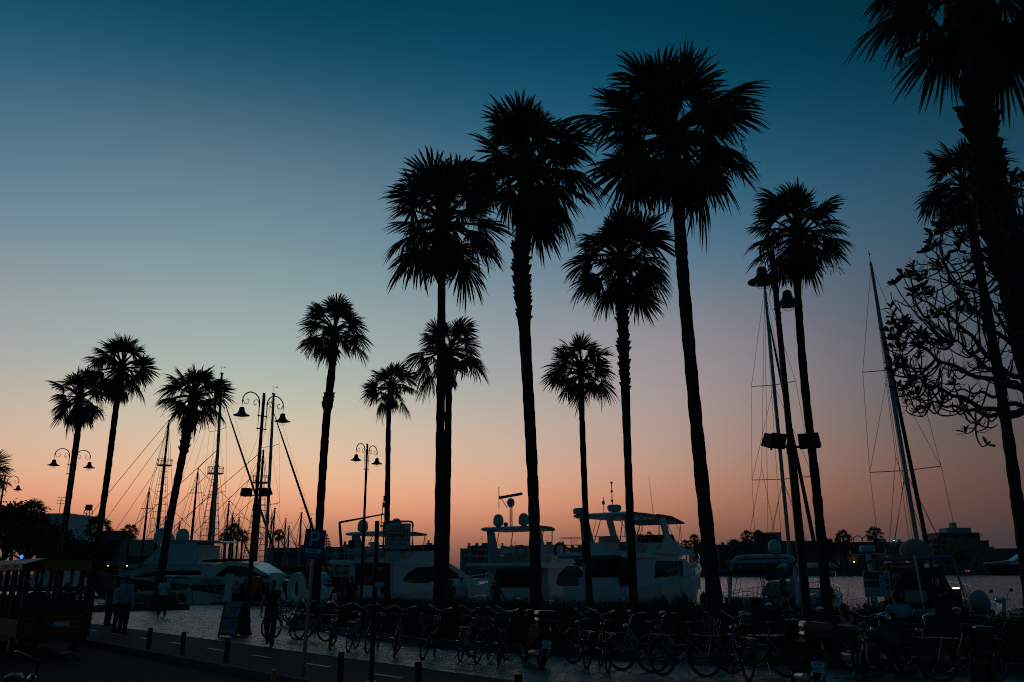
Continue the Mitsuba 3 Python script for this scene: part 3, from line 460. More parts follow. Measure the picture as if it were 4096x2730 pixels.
y3, M3 = yacht('white trawler yacht with round dark fenders hanging along its side', (3.92, 42.2), 38, 11.6, 4.0, 1.9, 3.1, 1.9, 3.6, 5.5, (-.5, 7.5), (.6, 5.2, 3.0), [(1.5, 1.7), (1.5, 3.3), (7.1, 3.3), (8.6, 2.35), (8.6, 1.7)], WIN3, name='trawler_yacht', extra=y3_extra)
# sailing boats
def sailboat(label, stern, th, L, B, H, mx, spreaders=(.42, .72), jib=True, bimini=None, cover='mat_canvas_navy', detail=True, hullmat='mat_gelcoat', group='sailing boats moored at the quay', name='sailing_boat', mizzen=False, wr=.010, mr=.085, heel=0.0):
    k = thing(name, label, 'sailing boat', group); M = on(stern, th) @ mat4(rx(heel))
    P = lambda nm, m, b, sm=False, par=None, **kw: part(par or k, nm, m, b, sm, M, **kw)
    fs, fb = .085 * L + .1, .1 * L + .25
    h, dk, rl, hb, zd = hull(L, B, fs, fb, draft=.5, full=.32, rake=.08, wl=.8, sheer=1.3)
    hk = P('hull', h, hullmat, 35); P('deck', dk, 'mat_teak', par=hk); P('toe_rail', rl, 'mat_dark_wood', 40, par=hk)
    z0 = zd(L * mx)
    P('coachroof', slab([(L * .27, fs - .1), (L * .30, fs + .38), (L * .55, fs + .42), (L * .72, fs + .15), (L * .74, fs - .1)], B * .55, taper=lambda x, z: 1 - .3 * max(0, (x / L - .5) / .25) - .1 * (z > fs + .2)), 'mat_gelcoat', 30)
    for s in (-1, 1): P('cabin_window', slab([(L * .36, fs + .13), (L * .37, fs + .28), (L * .54, fs + .28), (L * .56, fs + .13)], .02, s * B * .27), 'mat_black_glass')
    zb = z0 + .3; mt = np.array([L * mx, 0, z0 + H])
    m = P('mast', tube([(L * mx, 0, z0 - .1), (L * mx, 0, z0 + H * .7), mt], [mr, mr, mr * .7], 10), 'mat_mast_alu', 50)
    P('masthead_gear', join(tube([mt, mt + [-.05, 0, .75]], .012, 4), tube([mt + [-.3, 0, .6], mt + [.35, 0, .62]], .01, 4), box(mt + [.3, 0, .66], (.14, .03, .1)), box(mt, (.3, .1, .14))), 'mat_wire', par=m)
    P('boom', tube([(L * mx - .1, 0, zb + .8), (L * .1, 0, zb + .72)], .06, 8), 'mat_mast_alu', 50)
    P('sail_cover', tube(smooth_path([(L * mx - .12, 0, zb + 1.45), (L * mx - .4, 0, zb + 1.05), (L * .3, 0, zb + .92), (L * .1, 0, zb + .8)], 5), np.r_[np.linspace(.13, .2, 8), np.linspace(.2, .1, 8)], 8), cover, 50)
    zs_ = [z0 + H * q for q in spreaders]; ws = [B * .40, B * .30][:len(spreaders)]
    if len(spreaders) == 1: ws = [B * .38]
    for z, w in zip(zs_, ws): P('spreader', tube([(L * mx - .12, -w, z + .05), (L * mx, 0, z), (L * mx - .12, w, z + .05)], .022, 6), 'mat_mast_alu', par=m)
    W = []
    for s in (-1, 1):
        ch = np.array([L * mx - .15, s * hb(L * mx) * .92, z0]); tips = [np.array([L * mx - .12, s * w, z + .05]) for z, w in zip(zs_, ws)]
        W += [[ch, *tips, mt - [0, 0, .1]], [ch + [.3, 0, 0], np.array([L * mx, 0, zs_[0]])], [ch + [-.4, 0, 0], np.array([L * mx, 0, zs_[0] - .1])]]
        if len(tips) > 1: W.append([tips[0], np.array([L * mx, 0, zs_[1]])])
    W += [[(L * .985, 0, zd(L)), mt - [0, 0, .15]], [(.1, B * .3, fs), mt * [.35, 0, .42] + [0, 0, 0], mt - [0, 0, .05]], [(.1, -B * .3, fs), mt * [.35, 0, .42], mt - [0, 0, .05]], [(L * mx - 1.2, .1, z0), mt - [.05, 0, .4]], [(L * .12, 0, zb + .8), mt - [0, 0, .05]]]
    for w in W: P('stay', tube(w, wr, 4, False), 'mat_wire')
    if jib: P('furled_jib', tube(np.array([(L * .97, 0, zd(L) + .35)]) * (1 - np.linspace(0, 1, 8)[:, None]) + (mt - [-.1, 0, H * .1]) * np.linspace(0, 1, 8)[:, None], [.06, .11, .11, .1, .09, .08, .06, .03], 8), cover, 50)
    if detail:
        P('pulpit', railing([(L * .82, -hb(L * .82), zd(L * .82)), (L * .98, 0, zd(L)), (L * .82, hb(L * .82), zd(L * .82))], .6, .8), 'mat_steel', 40)
        P('guard_rail', railing([(x, -hb(x) * .97, zd(x)) for x in np.linspace(.05, L * .8, 10)], .6, 1.6, .012), 'mat_steel', 40); P('guard_rail', railing([(x, hb(x) * .97, zd(x)) for x in np.linspace(.05, L * .8, 10)], .6, 1.6, .012), 'mat_steel', 40)
        P('sprayhood', slab([(L * .27, fs + .35), (L * .29, fs + .95), (L * .33, fs + 1.05), (L * .40, fs + .42)], B * .5, taper=lambda x, z: 1 - .25 * (z > fs + .8)), 'mat_canvas_beige', 30)
        P('steering_wheel', xf(join(tube(arc((0, 0, 0), .42, 0, 6.28, 20, 'yz'), .018, 6), *[tube([(0, 0, 0), (0, .42 * math.cos(a), .42 * math.sin(a))], .01, 4) for a in np.arange(6) * 1.047], tube([(0, 0, 0), (.2, 0, -.6)], .06, 6)), t=(L * .13, 0, fs + .45)), 'mat_steel', 40)
        P('transom', box((-.02, 0, fs * .55), (.05, B * .7, fs * .6)), hullmat)
        if bimini:
            zz = fs + 1.95
            P('bimini', slab([(.0, zz - .08), (.15, zz), (1.2, zz + .1), (2.4, zz), (2.5, zz - .06), (1.2, zz + .04)], B * .8), bimini, 40)
            P('bimini_frame', join(*[tube([(x, s * B * .40, zz - .02), (1.2, s * B * .46, fs)], .016, 5) for x in (.1, 1.2, 2.4) for s in (-1, 1)]), 'mat_steel')
    return k, M
def stern_for(px, th, d):
    """Stern point on the quay line so that the mast, d metres ahead of it, shows at px."""
    kx = (px - 2048) / 3430; f = heading(th)[:, 0]
    # Q = QB + a*QD + 1.2*QN ; (Q + d f).x = kx (Q + d f).y
    b = QB + QN * 1.3 + d * f; a = (kx * b[1] - b[0]) / (QD[0] - kx * QD[1]); return QB + QN * 1.3 + QD * a
def mast_h(px, top, th, d, z0):
    s = stern_for(px, th, d); p = s + d * heading(th)[:, 0]; return at(px, top, p[1])[2] - WZ - z0
S = lambda px, th, d: stern_for(px, th, d)
sailboat('sailing boat with a dark sail cover, its tall mast rising behind the leaning palm', S(842, 36, 6.2), 36, 14.5, 4.2, mast_h(842, 1480, 36, 6.2, 1.6), 6.2 / 14.5, cover='mat_canvas_dark', mr=.14, heel=-.06)
sailboat('sailing boat whose mast stands just right of the floodlit street lamp on the left', S(1055, 36, 5.6), 36, 13, 4.0, mast_h(1055, 1565, 36, 5.6, 1.5), 5.6 / 13, cover='mat_canvas_dark', mr=.13, heel=-.035)
ka, MA = sailboat('sailing boat with a dome on its stern arch, beside the trawler', S(3160, 33, 5.4), 33, 12, 3.9, mast_h(3160, 1130, 33, 5.4, 1.4), 5.4 / 12, (.36, .66), bimini='mat_canvas_grey', mr=.1)
kb, MB_ = sailboat('sailing boat with a blue bimini and a radar pole, near the information board', S(3690, 30, 5.6), 30, 12.5, 3.9, mast_h(3690, 1040, 30, 5.6, 1.4), 5.6 / 12.5, (.36, .66), bimini='mat_canvas_navy', mr=.105, heel=-.03)
def extra_on(k, M): return lambda nm, m, b, sm=False, **kw: part(k, nm, m, b, sm, M, **kw)
Q = extra_on(ka, MA)
arch_k = Q('stern_arch', join(*[tube(smooth_path([(.3, s * 1.55, 1.1), (.5, s * 1.5, 2.3), (.9, s * 1.35, 3.15), (1.0, s * .9, 3.3), (1.0, 0, 3.32)], 5), .085, 8) for s in (-1, 1)]), 'mat_gelcoat', 50)
part(arch_k, 'radar_dome', xf(dome(.29), t=(.95, -.55, 3.38)), 'mat_off_white', True, MA)
Q('fender', xf(lathe([(.001, -.4), (.2, -.3), (.28, 0), (.2, .3), (.001, .4)], 14), t=(-.25, .95, .75)), 'mat_fender', 40); Q('fender', xf(lathe([(.001, -.4), (.2, -.3), (.28, 0), (.2, .3), (.001, .4)], 14), t=(-.25, -.9, .75)), 'mat_fender', 40)
Q('gangway', box((-1.0, -.4, 1.05), (2.2, .35, .06), ry(.12)), 'mat_teak')
Q = extra_on(kb, MB_)
pk = Q('radar_pole', join(tube([(.25, 1.5, 1.0), (.2, 1.5, 3.35)], .1, 10), tube([(.2, .8, 3.35), (.2, 2.2, 3.35)], .025, 6), tube([(.2, .8, 3.35), (.2, .8, 3.55)], .02, 5), tube([(.2, 2.2, 3.35), (.2, 2.2, 3.55)], .02, 5)), 'mat_gelcoat', 50)
part(pk, 'radar_scanner', xf(lathe([(.001, 0), (.24, 0), (.31, .06), (.32, .22), (.26, .29), (.001, .3)], 18), t=(.2, 1.5, 3.42)), 'mat_off_white', 40, MB_)
Q('flag_staff', tube([(-.1, -.3, 1.2), (-.45, -.3, 3.2)], .04, 6), 'mat_gelcoat', 40)
Q('name_board', box((-.08, -.2, 1.0), (.04, 1.5, .34)), 'mat_white'); 
Q('tyre_fender', xf(tube(arc((0, 0, 0), .27, 0, 6.28, 18, 'yz'), .1, 8), t=(-.2, -1.35, 1.05)), 'mat_rubber', True)
Q('life_raft', xf(ball((0, 0, 0), (.55, .8, .5), 16), t=(.6, -.3, 2.95)) if False else rbox((1.0, .2, 1.6), (.6, 1.2, .5), .1), 'mat_canvas_beige', 40)
Q('cockpit_tent', slab([(.9, 1.3), (1.1, 2.3), (2.4, 2.75), (4.3, 2.4), (4.7, 1.3)], 2.6, taper=lambda x, z: 1 - .25 * (z > 2)), 'mat_canvas_dark', 30)
Q('folded_dinghy', xf(ball((0, 0, 0), (.62, .36, .44), 14), ry(.5), (.2, -2.3, 1.35)), 'mat_canvas_turq', True)
Q('folded_sail', xf(ball((0, 0, 0), (.5, .7, .55), 14), t=(5.2, .1, 3.5)), 'mat_cloth_pink', True)
# ---------------------------------------------------------------- signs and street furniture
def text(s, h, d=.006, bold=False): m = meshkit.text_mesh(s, h, d, bold); v = np.array(m.vertices); v[:, 0] -= (v[:, 0].min() + v[:, 0].max()) / 2; v[:, 1] -= (v[:, 1].min() + v[:, 1].max()) / 2; return v, np.array(m.faces)
FACE = np.array([[1, 0, 0], [0, 0, -1.0], [0, 1, 0]])          # text plane xy -> xz, front towards -y
def put(m, c, yaw=0.0, tilt=0.0): return xf(m, rz(yaw) @ rx(tilt) @ FACE, c)
def rrect(w, h, r): return Polygon([(-w / 2 + r, -h / 2 + r), (w / 2 - r, -h / 2 + r), (w / 2 - r, h / 2 - r), (-w / 2 + r, h / 2 - r)]).buffer(r, 4)
def plate(w, h, r, d): v, f = ext(rrect(w, h, r), d); return v, f
# letters by the quay
def line_at(px, p0, d):
    k = (px - 2048) / 3430; a = (k * p0[1] - p0[0]) / (d[0] - k * d[1]); return p0 + d * a
from shapely.geometry import LineString, Point
from shapely import affinity
LP0 = np.array([-18.05, 54.7, 0]); lk = thing('letter_sign', 'big white standing letters with a red heart on a low plinth by the quay', 'letter sign')
def glyph(c):
    if c == 'I': return Polygon([(-.22, 0), (.22, 0), (.22, 1.72), (-.22, 1.72)])
    if c == 'K': return LineString([(-.42, 0), (-.42, 1.72)]).buffer(.2, cap_style=2).union(LineString([(-.4, .75), (.5, 1.72)]).buffer(.2, cap_style=2)).union(LineString([(-.1, 1.0), (.52, 0)]).buffer(.21, cap_style=2)).intersection(Polygon([(-1, 0), (1, 0), (1, 1.72), (-1, 1.72)]))
    if c == 'O': return affinity.scale(Point(0, .86).buffer(1, 24), .68, .89).difference(affinity.scale(Point(0, .86).buffer(1, 24), .33, .56))
    if c == 'S': return LineString(smooth_path([(.42, 1.32, 0), (.1, 1.55, 0), (-.3, 1.45, 0), (-.38, 1.15, 0), (0, .88, 0), (.38, .6, 0), (.3, .25, 0), (-.1, .16, 0), (-.45, .4, 0)], 8)[:, :2]).buffer(.19, cap_style=2)
    t = np.linspace(0, 2 * np.pi, 50); return Polygon(np.stack([.047 * 16 * np.sin(t) ** 3, .95 + .050 * (13 * np.cos(t) - 5 * np.cos(2 * t) - 2 * np.cos(3 * t) - np.cos(4 * t))], 1)).buffer(0)
yawl = math.atan2(QD[1], QD[0])
for c, px in (('I', 922), ('heart', 1018), ('K', 1118), ('O', 1192), ('S', 1290)):
    p = line_at(px, LP0, QD); g = glyph(c); v, f = ext(g, .32)
    part(lk, 'heart' if c == 'heart' else 'letter', xf((v, f), rz(yawl) @ FACE, p + [0, 0, .16]), 'mat_heart_red' if c == 'heart' else 'mat_white', label='red heart among the white letters' if c == 'heart' else f'white standing letter {c}')
pa, pb = line_at(880, LP0, QD), line_at(1335, LP0, QD)
part(lk, 'plinth', xf(box((np.linalg.norm(pb - pa) / 2, -.15, .08), (np.linalg.norm(pb - pa), 1.1, .16)), rz(yawl), pa), 'mat_concrete')
# blue parking sign
b0 = ground(1210, 2705); sy = float(b0[1]); c0 = at(1257, 2178, sy)
pk = thing('parking_sign', 'blue taxi parking sign with a white P on a slanting grey post', 'parking sign')
part(pk, 'post', tube([b0, at(1249, 2240, sy) + [0, .04, 0], at(1262, 2125, sy) + [0, .04, 0]], .034, 10), 'mat_steel', 40)
SR = rz(-.12) @ ry(.085)
def sg(m, dx, dz, dy=0.0): return xf(m, SR @ FACE, c0 + SR @ np.array([dx, dy, dz]))
part(pk, 'plate', sg(plate(.425, .575, .02, .012), 0, 0), 'mat_blue_sign')
part(pk, 'letter_p', sg(text('P', .275, .004, True), 0, .11, -.013), 'mat_white'); t = part(pk, 'taxi_strip', sg(plate(.33, .085, .006, .004), 0, -.125, -.013), 'mat_white')
part(t, 'taxi_lettering', sg(text('TAXI', .052, .003, True), 0, -.125, -.018), 'mat_black'); part(pk, 'lower_strip', sg(plate(.30, .08, .01, .004), 0, -.222, -.013), 'mat_panel_blue')
# bus stop
b0 = ground(1485, 2735); sy = float(b0[1]); bk = thing('bus_stop_sign', 'bus stop sign in a rounded black frame, a red notice on its post', 'bus stop sign')
part(bk, 'post', join(tube([b0, [b0[0], sy, at(1519, 2085, sy)[2]]], .042, 12), lathe([(.09, 0), (.09, .03), (.05, .06)], 12) if False else box(b0 + [0, 0, .02], (.16, .16, .04))), 'mat_black', 40)
c = at(1592, 2144, sy); w, h = .50, .47
fr = tube(np.vstack([np.array(rrect(w + .04, h + .05, .06).exterior.coords)[:, [0, 0, 1]] * [1, 0, 1], np.array(rrect(w + .04, h + .05, .06).exterior.coords)[1:2, [0, 0, 1]] * [1, 0, 1]]), .018, 8, False); part(bk, 'frame', xf(fr, t=c), 'mat_black', 40)
part(bk, 'bracket', join(*[box(c + [-.29, 0, z], (.1, .03, .03)) for z in (-.18, .18)]), 'mat_black')
pn = part(bk, 'panel', put(plate(.47, .45, .012, .012), c), 'mat_off_white')
part(pn, 'greek_lettering', put(text('ΣΤΑΣΗ', .05, .004, True), c + [0, -.013, .15]), 'mat_green_sign'); part(pn, 'english_lettering', put(text('BUS STOP', .045, .004, True), c + [0, -.013, -.155]), 'mat_green_sign')
bus = rrect(.38, .11, .015).union(affinity.translate(rrect(.36, .04, .01), .005, .05)); bus = bus.difference(Polygon([(-.17, .0), (.17, 0), (.17, .045), (-.17, .045)])).union(LineString([(-.1, 0), (-.1, .05)]).buffer(.006)).union(LineString([(-.03, 0), (-.03, .05)]).buffer(.006)).union(LineString([(.04, 0), (.04, .05)]).buffer(.006)).union(LineString([(.11, 0), (.11, .05)]).buffer(.006)).union(Point(-.1, -.06).buffer(.026)).union(Point(.1, -.06).buffer(.026))
part(pn, 'bus_pictogram', put(ext(bus, .004), c + [0, -.013, .035]), 'mat_green_sign'); part(pn, 'green_bar', put(plate(.4, .022, .003, .004), c + [0, -.013, -.075]), 'mat_green_sign')
c = at(1572, 2228, sy); part(bk, 'timetable', put(plate(.285, .23, .004, .006), c), 'mat_off_white')
c = at(1523, 2290, sy) + [0, -.06, 0]; nt = part(bk, 'red_notice', put(plate(.165, .33, .004, .006), c), 'mat_red_dark')
tt = np.linspace(0, 6.283, 40); hp = Polygon(np.stack([16 * np.sin(tt) ** 3, 13 * np.cos(tt) - 5 * np.cos(2 * tt) - 2 * np.cos(3 * tt) - np.cos(4 * tt)], 1) * .0019).buffer(0)
part(nt, 'heart_emblem', put(ext(hp.difference(hp.buffer(-.009)), .003), c + [-.02, -.008, .07]), 'mat_white'); part(bk, 'white_notice', put(plate(.165, .085, .004, .006), c + [0, 0, -.215]), 'mat_off_white')
# tour board, information board, service post
c0 = ground(918, 2549); R = rz(-.28); ak = thing('tour_board', 'folding yellow framed tour board with blue map panels beside the lamp', 'tour board')
for s in (-1, 1):
    f = R @ rx(s * .22); o = c0 + R @ np.array([0, s * .24 + .22, .5])
    part(ak, 'frame', join(*[xf(box((x, 0, 0), (.05, .04, 1.08)), f, o) for x in (-.31, .31)], *[xf(box((0, 0, z), (.62, .035, .05)), f, o) for z in (-.42, .06, .5)]), 'mat_yellow_dim')
    part(ak, 'backing', xf(box((0, .0, .02), (.6, .02, .96)), f, o), 'mat_dark_wood')
f = R @ rx(-.22); o = c0 + R @ np.array([0, -.02, .5])
for z, hh in ((.26, .34), (-.19, .42)):
    m_ = part(ak, 'map_panel', xf(box((0, -.016, z), (.54, .012, hh)), f, o), 'mat_panel_teal'); part(m_, 'sea_area', xf(box((.05, -.024, z + .02), (.3, .006, hh * .7)), f, o), 'mat_panel_blue'); part(m_, 'land_area', xf(box((-.17, -.024, z - .03), (.14, .006, hh * .8)), f, o), 'mat_panel_sand'); part(m_, 'red_caption', xf(box((.16, -.029, z + hh * .33), (.16, .006, .06)), f, o), 'mat_red_dark')
part(ak, 'title_panel', xf(box((0, -.016, .47), (.56, .012, .07)), f, o), 'mat_panel_sand')
c = at(3508, 2336, 32.0); ik = thing('information_board', 'white framed information board with photographs on two posts near the quay', 'information board')
W, Hh = .98, .92
part(ik, 'post', tube([[c[0] - W * .38, 32.05, 0], [c[0] - W * .38, 32.05, c[2]]], .04, 8), 'mat_steel', 40); part(ik, 'post', tube([[c[0] + W * .38, 32.05, 0], [c[0] + W * .38, 32.05, c[2]]], .04, 8), 'mat_steel', 40)
bd = part(ik, 'board', box(c, (W, .04, Hh)), 'mat_off_white')
for x, z, w, h, m_ in ((-.19, .29, .56, .26, 'panel_dark'), (-.19, .0, .56, .24, 'panel_dark'), (-.19, -.3, .56, .28, 'panel_teal'), (.2, .0, .16, .5, 'panel_teal'), (.2, .37, .16, .12, 'panel_dark'), (.2, -.36, .16, .16, 'panel_sand'), (.385, .3, .13, .17, 'panel_blue'), (.385, .08, .13, .17, 'panel_dark'), (.385, -.14, .13, .17, 'panel_dark'), (.385, -.36, .13, .17, 'panel_sand')): part(bd, 'photo', box(c + [x, -.024, z], (w, .008, h)), 'mat_' + m_)
c = at(3826, 2354, 27.0); sk = thing('service_post', 'dark service post with a glowing strip light at its top, right of the seated people', 'service post')
part(sk, 'cabinet', rbox((c[0], 27.2, c[2] / 2 - .02), (.34, .3, c[2] + .06), .03), 'mat_black', 40); ls = part(sk, 'strip_light', box((c[0], 27.03, c[2]), (.2, .02, .045)), 'mat_white'); lit(ls, (4.0, 2.6, 1.0))
# bollards, cone, drain, benches
BO = [mikit.ply(lathe([(.001, .525), (.05, .525), (.058, .515), (.058, .47)], 16), 'mat_black', smooth=30), mikit.ply(lathe([(.06, .47), (.06, .40)], 16), 'mat_band'), mikit.ply(lathe([(.057, .405), (.055, 0), (.075, .0), (.075, .02)][:3], 16), 'mat_black', smooth=30)]
for px, why in ((592, 'farthest, left of the tour board'), (727, 'second from the left'), (904, 'in front of the tour board'), (1358, 'first one right of the parking sign'), (1664, 'between the bus stop and the nearest bikes'), (2058, 'nearest of the row, cut by the bottom edge')):
    k_ = (px - 2048) / 3300 / 1.055; s = (k_ * .668 * 8.25 - .744 * 8.25) / (.668 + .744 * k_); p = sn(s, 8.28, .0)
    k = thing('bollard', f'short black bollard with an orange band, {why}', 'bollard', 'bollards along the kerb')
    for m_, nm, b in zip(BO, ('cap', 'reflective_band', 'shaft'), ('black', 'band', 'black')): part(k, nm, m_, 'mat_' + b, M=mat4(t=p))
p = at(1097, 2680, 13.6); ck = thing('traffic_cone', 'orange traffic cone with a white band standing on the road', 'traffic cone')
z0 = -.13; hgt = p[2] - z0; P2 = (p[0], 13.6, z0)
part(ck, 'cone', xf(lathe([(.001, hgt), (.025, hgt), (.055, hgt * .62)], 16), t=P2), 'mat_orange_plastic', 30); part(ck, 'white_band', xf(lathe([(.056, hgt * .62), (.085, hgt * .35)], 16), t=P2), 'mat_white', 30); part(ck, 'skirt', xf(join(lathe([(.085, hgt * .35), (.12, .03), (.001, .03)], 16), box((0, 0, .015), (.3, .3, .03))), t=P2), 'mat_orange_plastic', 30)
g_ = ground(1855, 2680); part('promenade', 'drain_cover', xf(box((0, 0, .014), (.75, .4, .02)), np.stack([LT, LN, [0, 0, 1]], 1), g_), 'mat_stone_dark')
def bench(x, y, yaw, label):
    k = thing('bench', label, 'bench', 'wooden benches on the promenade'); M = mat4(rz(yaw), (x, y, .1))
    for i in range(4): part(k, 'slat', box((0, -.16 + i * .115, .43), (1.9, .095, .035)), 'mat_dark_wood', M=M)
    for i in range(3): part(k, 'slat', box((0, -.25 - i * .035, .56 + i * .125), (1.9, .03, .1), rx(-.25)), 'mat_dark_wood', M=M)
    for s in (-.8, .8): part(k, 'leg', join(box((s, 0, .2), (.06, .42, .05)), box((s, -.17, .2), (.06, .05, .4)), box((s, .17, .2), (.06, .05, .4)), tube([(s, -.2, .4), (s, -.34, .88)], .022, 6)), 'mat_black', M=M)
    return k
bench(5.95, 18.6, -.30, 'wooden bench with one seated woman, left of the big lamp pole'); bench(8.1, 18.0, -.30, 'wooden bench with two people seated on it, right of the big lamp pole')
k = num('bench_terrace'); labels[k] = {'kind': 'structure'}; scene[k] = mikit.ply(deck([(4.6, 18.3), (9.6, 16.8), (10.2, 18.6), (5.2, 20.2)], .105, .2), 'mat_concrete')
# ---------------------------------------------------------------- people
ICO = np.array(trimesh.creation.icosphere(subdivisions=2).vertices)
def bone(a, b, ra, rb): return m3.Manifold.hull_points(np.vstack([ICO * ra + a, ICO * rb + b]).astype(np.float32))
def blob(ms, step=.035, it=6):
    q = m3.Manifold.batch_boolean(ms, m3.OpType.Add).refine_to_length(step).to_mesh(); t = trimesh.Trimesh(q.vert_properties[:, :3], q.tri_verts); trimesh.smoothing.filter_taubin(t, iterations=it); return np.array(t.vertices), np.array(t.faces)
def A(*x): return np.array(x, float)
def mirror(p, s): return p * A(s, 1, 1)
POSES = {'stand': {}, 'walk': dict(kneeL=A(-.09, .14, .52), ankL=A(-.09, .22, .10), kneeR=A(.09, .02, .50), ankR=A(.09, -.30, .16), elbL=A(-.25, -.10, 1.13), wriL=A(-.24, -.05, .89), elbR=A(.25, .04, 1.12), wriR=A(.24, .18, .92)),
         'stride': dict(kneeL=A(-.09, .10, .50), ankL=A(-.1, .16, .09), kneeR=A(.09, -.02, .50), ankR=A(.1, -.16, .10)),
         'sit': dict(kneeL=A(-.14, .44, .50), ankL=A(-.15, .42, .09), kneeR=A(.14, .44, .50), ankR=A(.15, .42, .09), pel=A(0, 0, .53), elbL=A(-.24, .10, .78), wriL=A(-.14, .32, .62), elbR=A(.24, .10, .78), wriR=A(.14, .32, .62)),
         'bend': dict(elbL=A(-.2, .16, 1.16), wriL=A(-.08, .34, 1.22), elbR=A(.2, .16, 1.16), wriR=A(.08, .34, 1.24))}
def person(label, x, y, face, h, pose, top, bottom, hair, long_hair=False, sleeves=True, shorts=False, bag=False, z=0.0, slim=1.0, skin='mat_skin', bald=False, dress=False, group=None):
    k = thing('person', label, 'person', group); o = POSES[pose]; dz = (o.get('pel', A(0, 0, .95))[2] - .95)
    g = lambda n, d: np.asarray(o.get(n, d), float)
    D = A(0, 0, dz); s_ = slim
    J = {}
    for s, c in ((-1, 'L'), (1, 'R')):
        J['hip' + c] = A(s * .09, 0, .92) + D; J['knee' + c] = g('knee' + c, A(s * .1, .02, .50)); J['ank' + c] = g('ank' + c, A(s * .1, -.02, .09)); J['sho' + c] = A(s * .17 * s_, 0, 1.40) + D
        off = D if 'elb' + c not in o or pose != 'sit' else 0
        J['elb' + c] = g('elb' + c, A(s * .24, -.03, 1.12)) + (D if 'elb' + c not in o else 0); J['wri' + c] = g('wri' + c, A(s * .25, .04, .87)) + (D if 'wri' + c not in o else 0)
    pel, che, nec, hd = A(0, 0, .95) + D, A(0, -.01, 1.27) + D, A(0, 0, 1.46) + D, A(0, .025, 1.60) + D
    tor = [bone(pel + A(-.06, 0, 0), pel + A(.06, 0, 0), .115 * s_, .115 * s_), bone(pel, che, .12 * s_, .125 * s_), bone(che + A(-.07, 0, .05), che + A(.07, 0, .05), .11 * s_, .11 * s_), bone(J['shoL'], J['shoR'], .058, .058), bone(J['shoL'], che, .06, .11), bone(J['shoR'], che, .06, .11)]
    B_ = list(tor) + [bone(che + A(0, 0, .12), nec, .06, .052), bone(nec, hd, .052, .055), m3.Manifold.hull_points((ICO * A(.076, .095, .112) + hd + A(0, 0, .02)).astype(np.float32)), bone(hd + A(0, .03, -.05), hd + A(0, .055, -.085), .055, .03), bone(hd + A(0, .09, .01), hd + A(0, .112, -.015), .010, .016)] + [bone(hd + A(q * .075, 0, .0), hd + A(q * .08, -.005, .035), .014, .018) for q in (-1, 1)]
    arms, legs, feet = {}, {}, []
    for s, c in ((-1, 'L'), (1, 'R')):
        arms[c] = [bone(J['sho' + c], J['elb' + c], .052, .040)]; fa = bone(J['elb' + c], J['wri' + c], .040, .027)
        d = J['wri' + c] - J['elb' + c]; d /= np.linalg.norm(d); u = np.cross(d, A(s, 0, 0)); u = u / np.linalg.norm(u) if np.linalg.norm(u) > .1 else A(0, 1, 0); n = np.cross(d, u); w = J['wri' + c]
        hand = [bone(w, w + d * .07 + u * .022, .024, .020), bone(w, w + d * .07 - u * .022, .024, .020)]
        for i, L in enumerate((.070, .080, .074, .058)): q = w + d * .085 + u * (.028 - .019 * i); mid = q + d * L * .5 + n * .004; hand += [bone(q - d * .02, mid, .010, .009), bone(mid, mid + d * L * .42 + n * .022, .009, .0075)]
        q = w + d * .03 + u * .03; hand += [bone(q, q + d * .035 + u * .026, .012, .010), bone(q + d * .035 + u * .026, q + d * .065 + u * .03 + n * .01, .010, .008)]
        legs[c] = [bone(J['hip' + c], J['knee' + c], .088 * s_, .056), bone(J['knee' + c], J['ank' + c], .056, .038)]
        B_ += arms[c] + [fa] + hand + legs[c]; arms[c + 'f'] = fa
        fo = J['ank' + c]; feet.append(m3.Manifold.hull_points(np.vstack([ICO * .042 + fo + A(0, -.02, -.03), ICO * .038 + fo + A(0, .12, -.045), ICO * .03 + fo + A(0, .17, -.05)]).astype(np.float32)))
    sc = h / 1.72; M = mat4(heading_p(face), (x, y, z), sc)
    part(k, 'body', blob(B_, .03, 4), skin, True, M)
    infl = lambda a, b, ra, rb: bone(a, b, ra + .016, rb + .016)
    sh = [infl(pel + A(-.06, 0, .02), pel + A(.06, 0, .02), .115 * s_, .115 * s_), infl(pel, che, .122 * s_, .128 * s_), infl(che + A(-.07, 0, .05), che + A(.07, 0, .05), .112 * s_, .112 * s_), infl(J['shoL'], J['shoR'], .058, .058), infl(J['shoL'], che, .058, .11), infl(J['shoR'], che, .058, .11)]
    if sleeves:
        for c in 'LR': sh.append(infl(J['sho' + c], J['sho' + c] + (J['elb' + c] - J['sho' + c]) * (1.0 if sleeves == 'long' else .62), .052, .046))
        if sleeves == 'long':
            for c in 'LR': sh.append(infl(J['elb' + c], J['elb' + c] + (J['wri' + c] - J['elb' + c]) * .9, .042, .030))
    part(k, 'dress' if dress else 'shirt', blob(sh + ([infl(pel, A(0, .02, .45), .13, .2)] if dress else []), .04, 6), top, True, M)
    if not dress:
        tr = [bone(pel + A(-.05, 0, -.02), pel + A(.05, 0, -.02), .128 * s_, .128 * s_)]
        for c in 'LR':
            e = .75 if shorts else 1.0; tr.append(infl(J['hip' + c], J['hip' + c] + (J['knee' + c] - J['hip' + c]) * e, .088 * s_, .06))
            if not shorts: tr.append(infl(J['knee' + c], J['ank' + c] + A(0, 0, .02), .058, .046))
        part(k, 'trousers', blob(tr, .04, 6), bottom, True, M)
    if not bald:
        hr = [m3.Manifold.hull_points((ICO * A(.088, .10, .10) + hd + A(0, -.022, .052)).astype(np.float32)), bone(hd + A(0, -.06, 0), hd + A(0, -.055, -.05), .07, .055)]
        if long_hair: hr += [bone(hd + A(0, -.06, -.02), hd + A(0, -.085, -.26), .08, .075)]
        part(k, 'hair', blob(hr, .04, 3), hair, True, M)
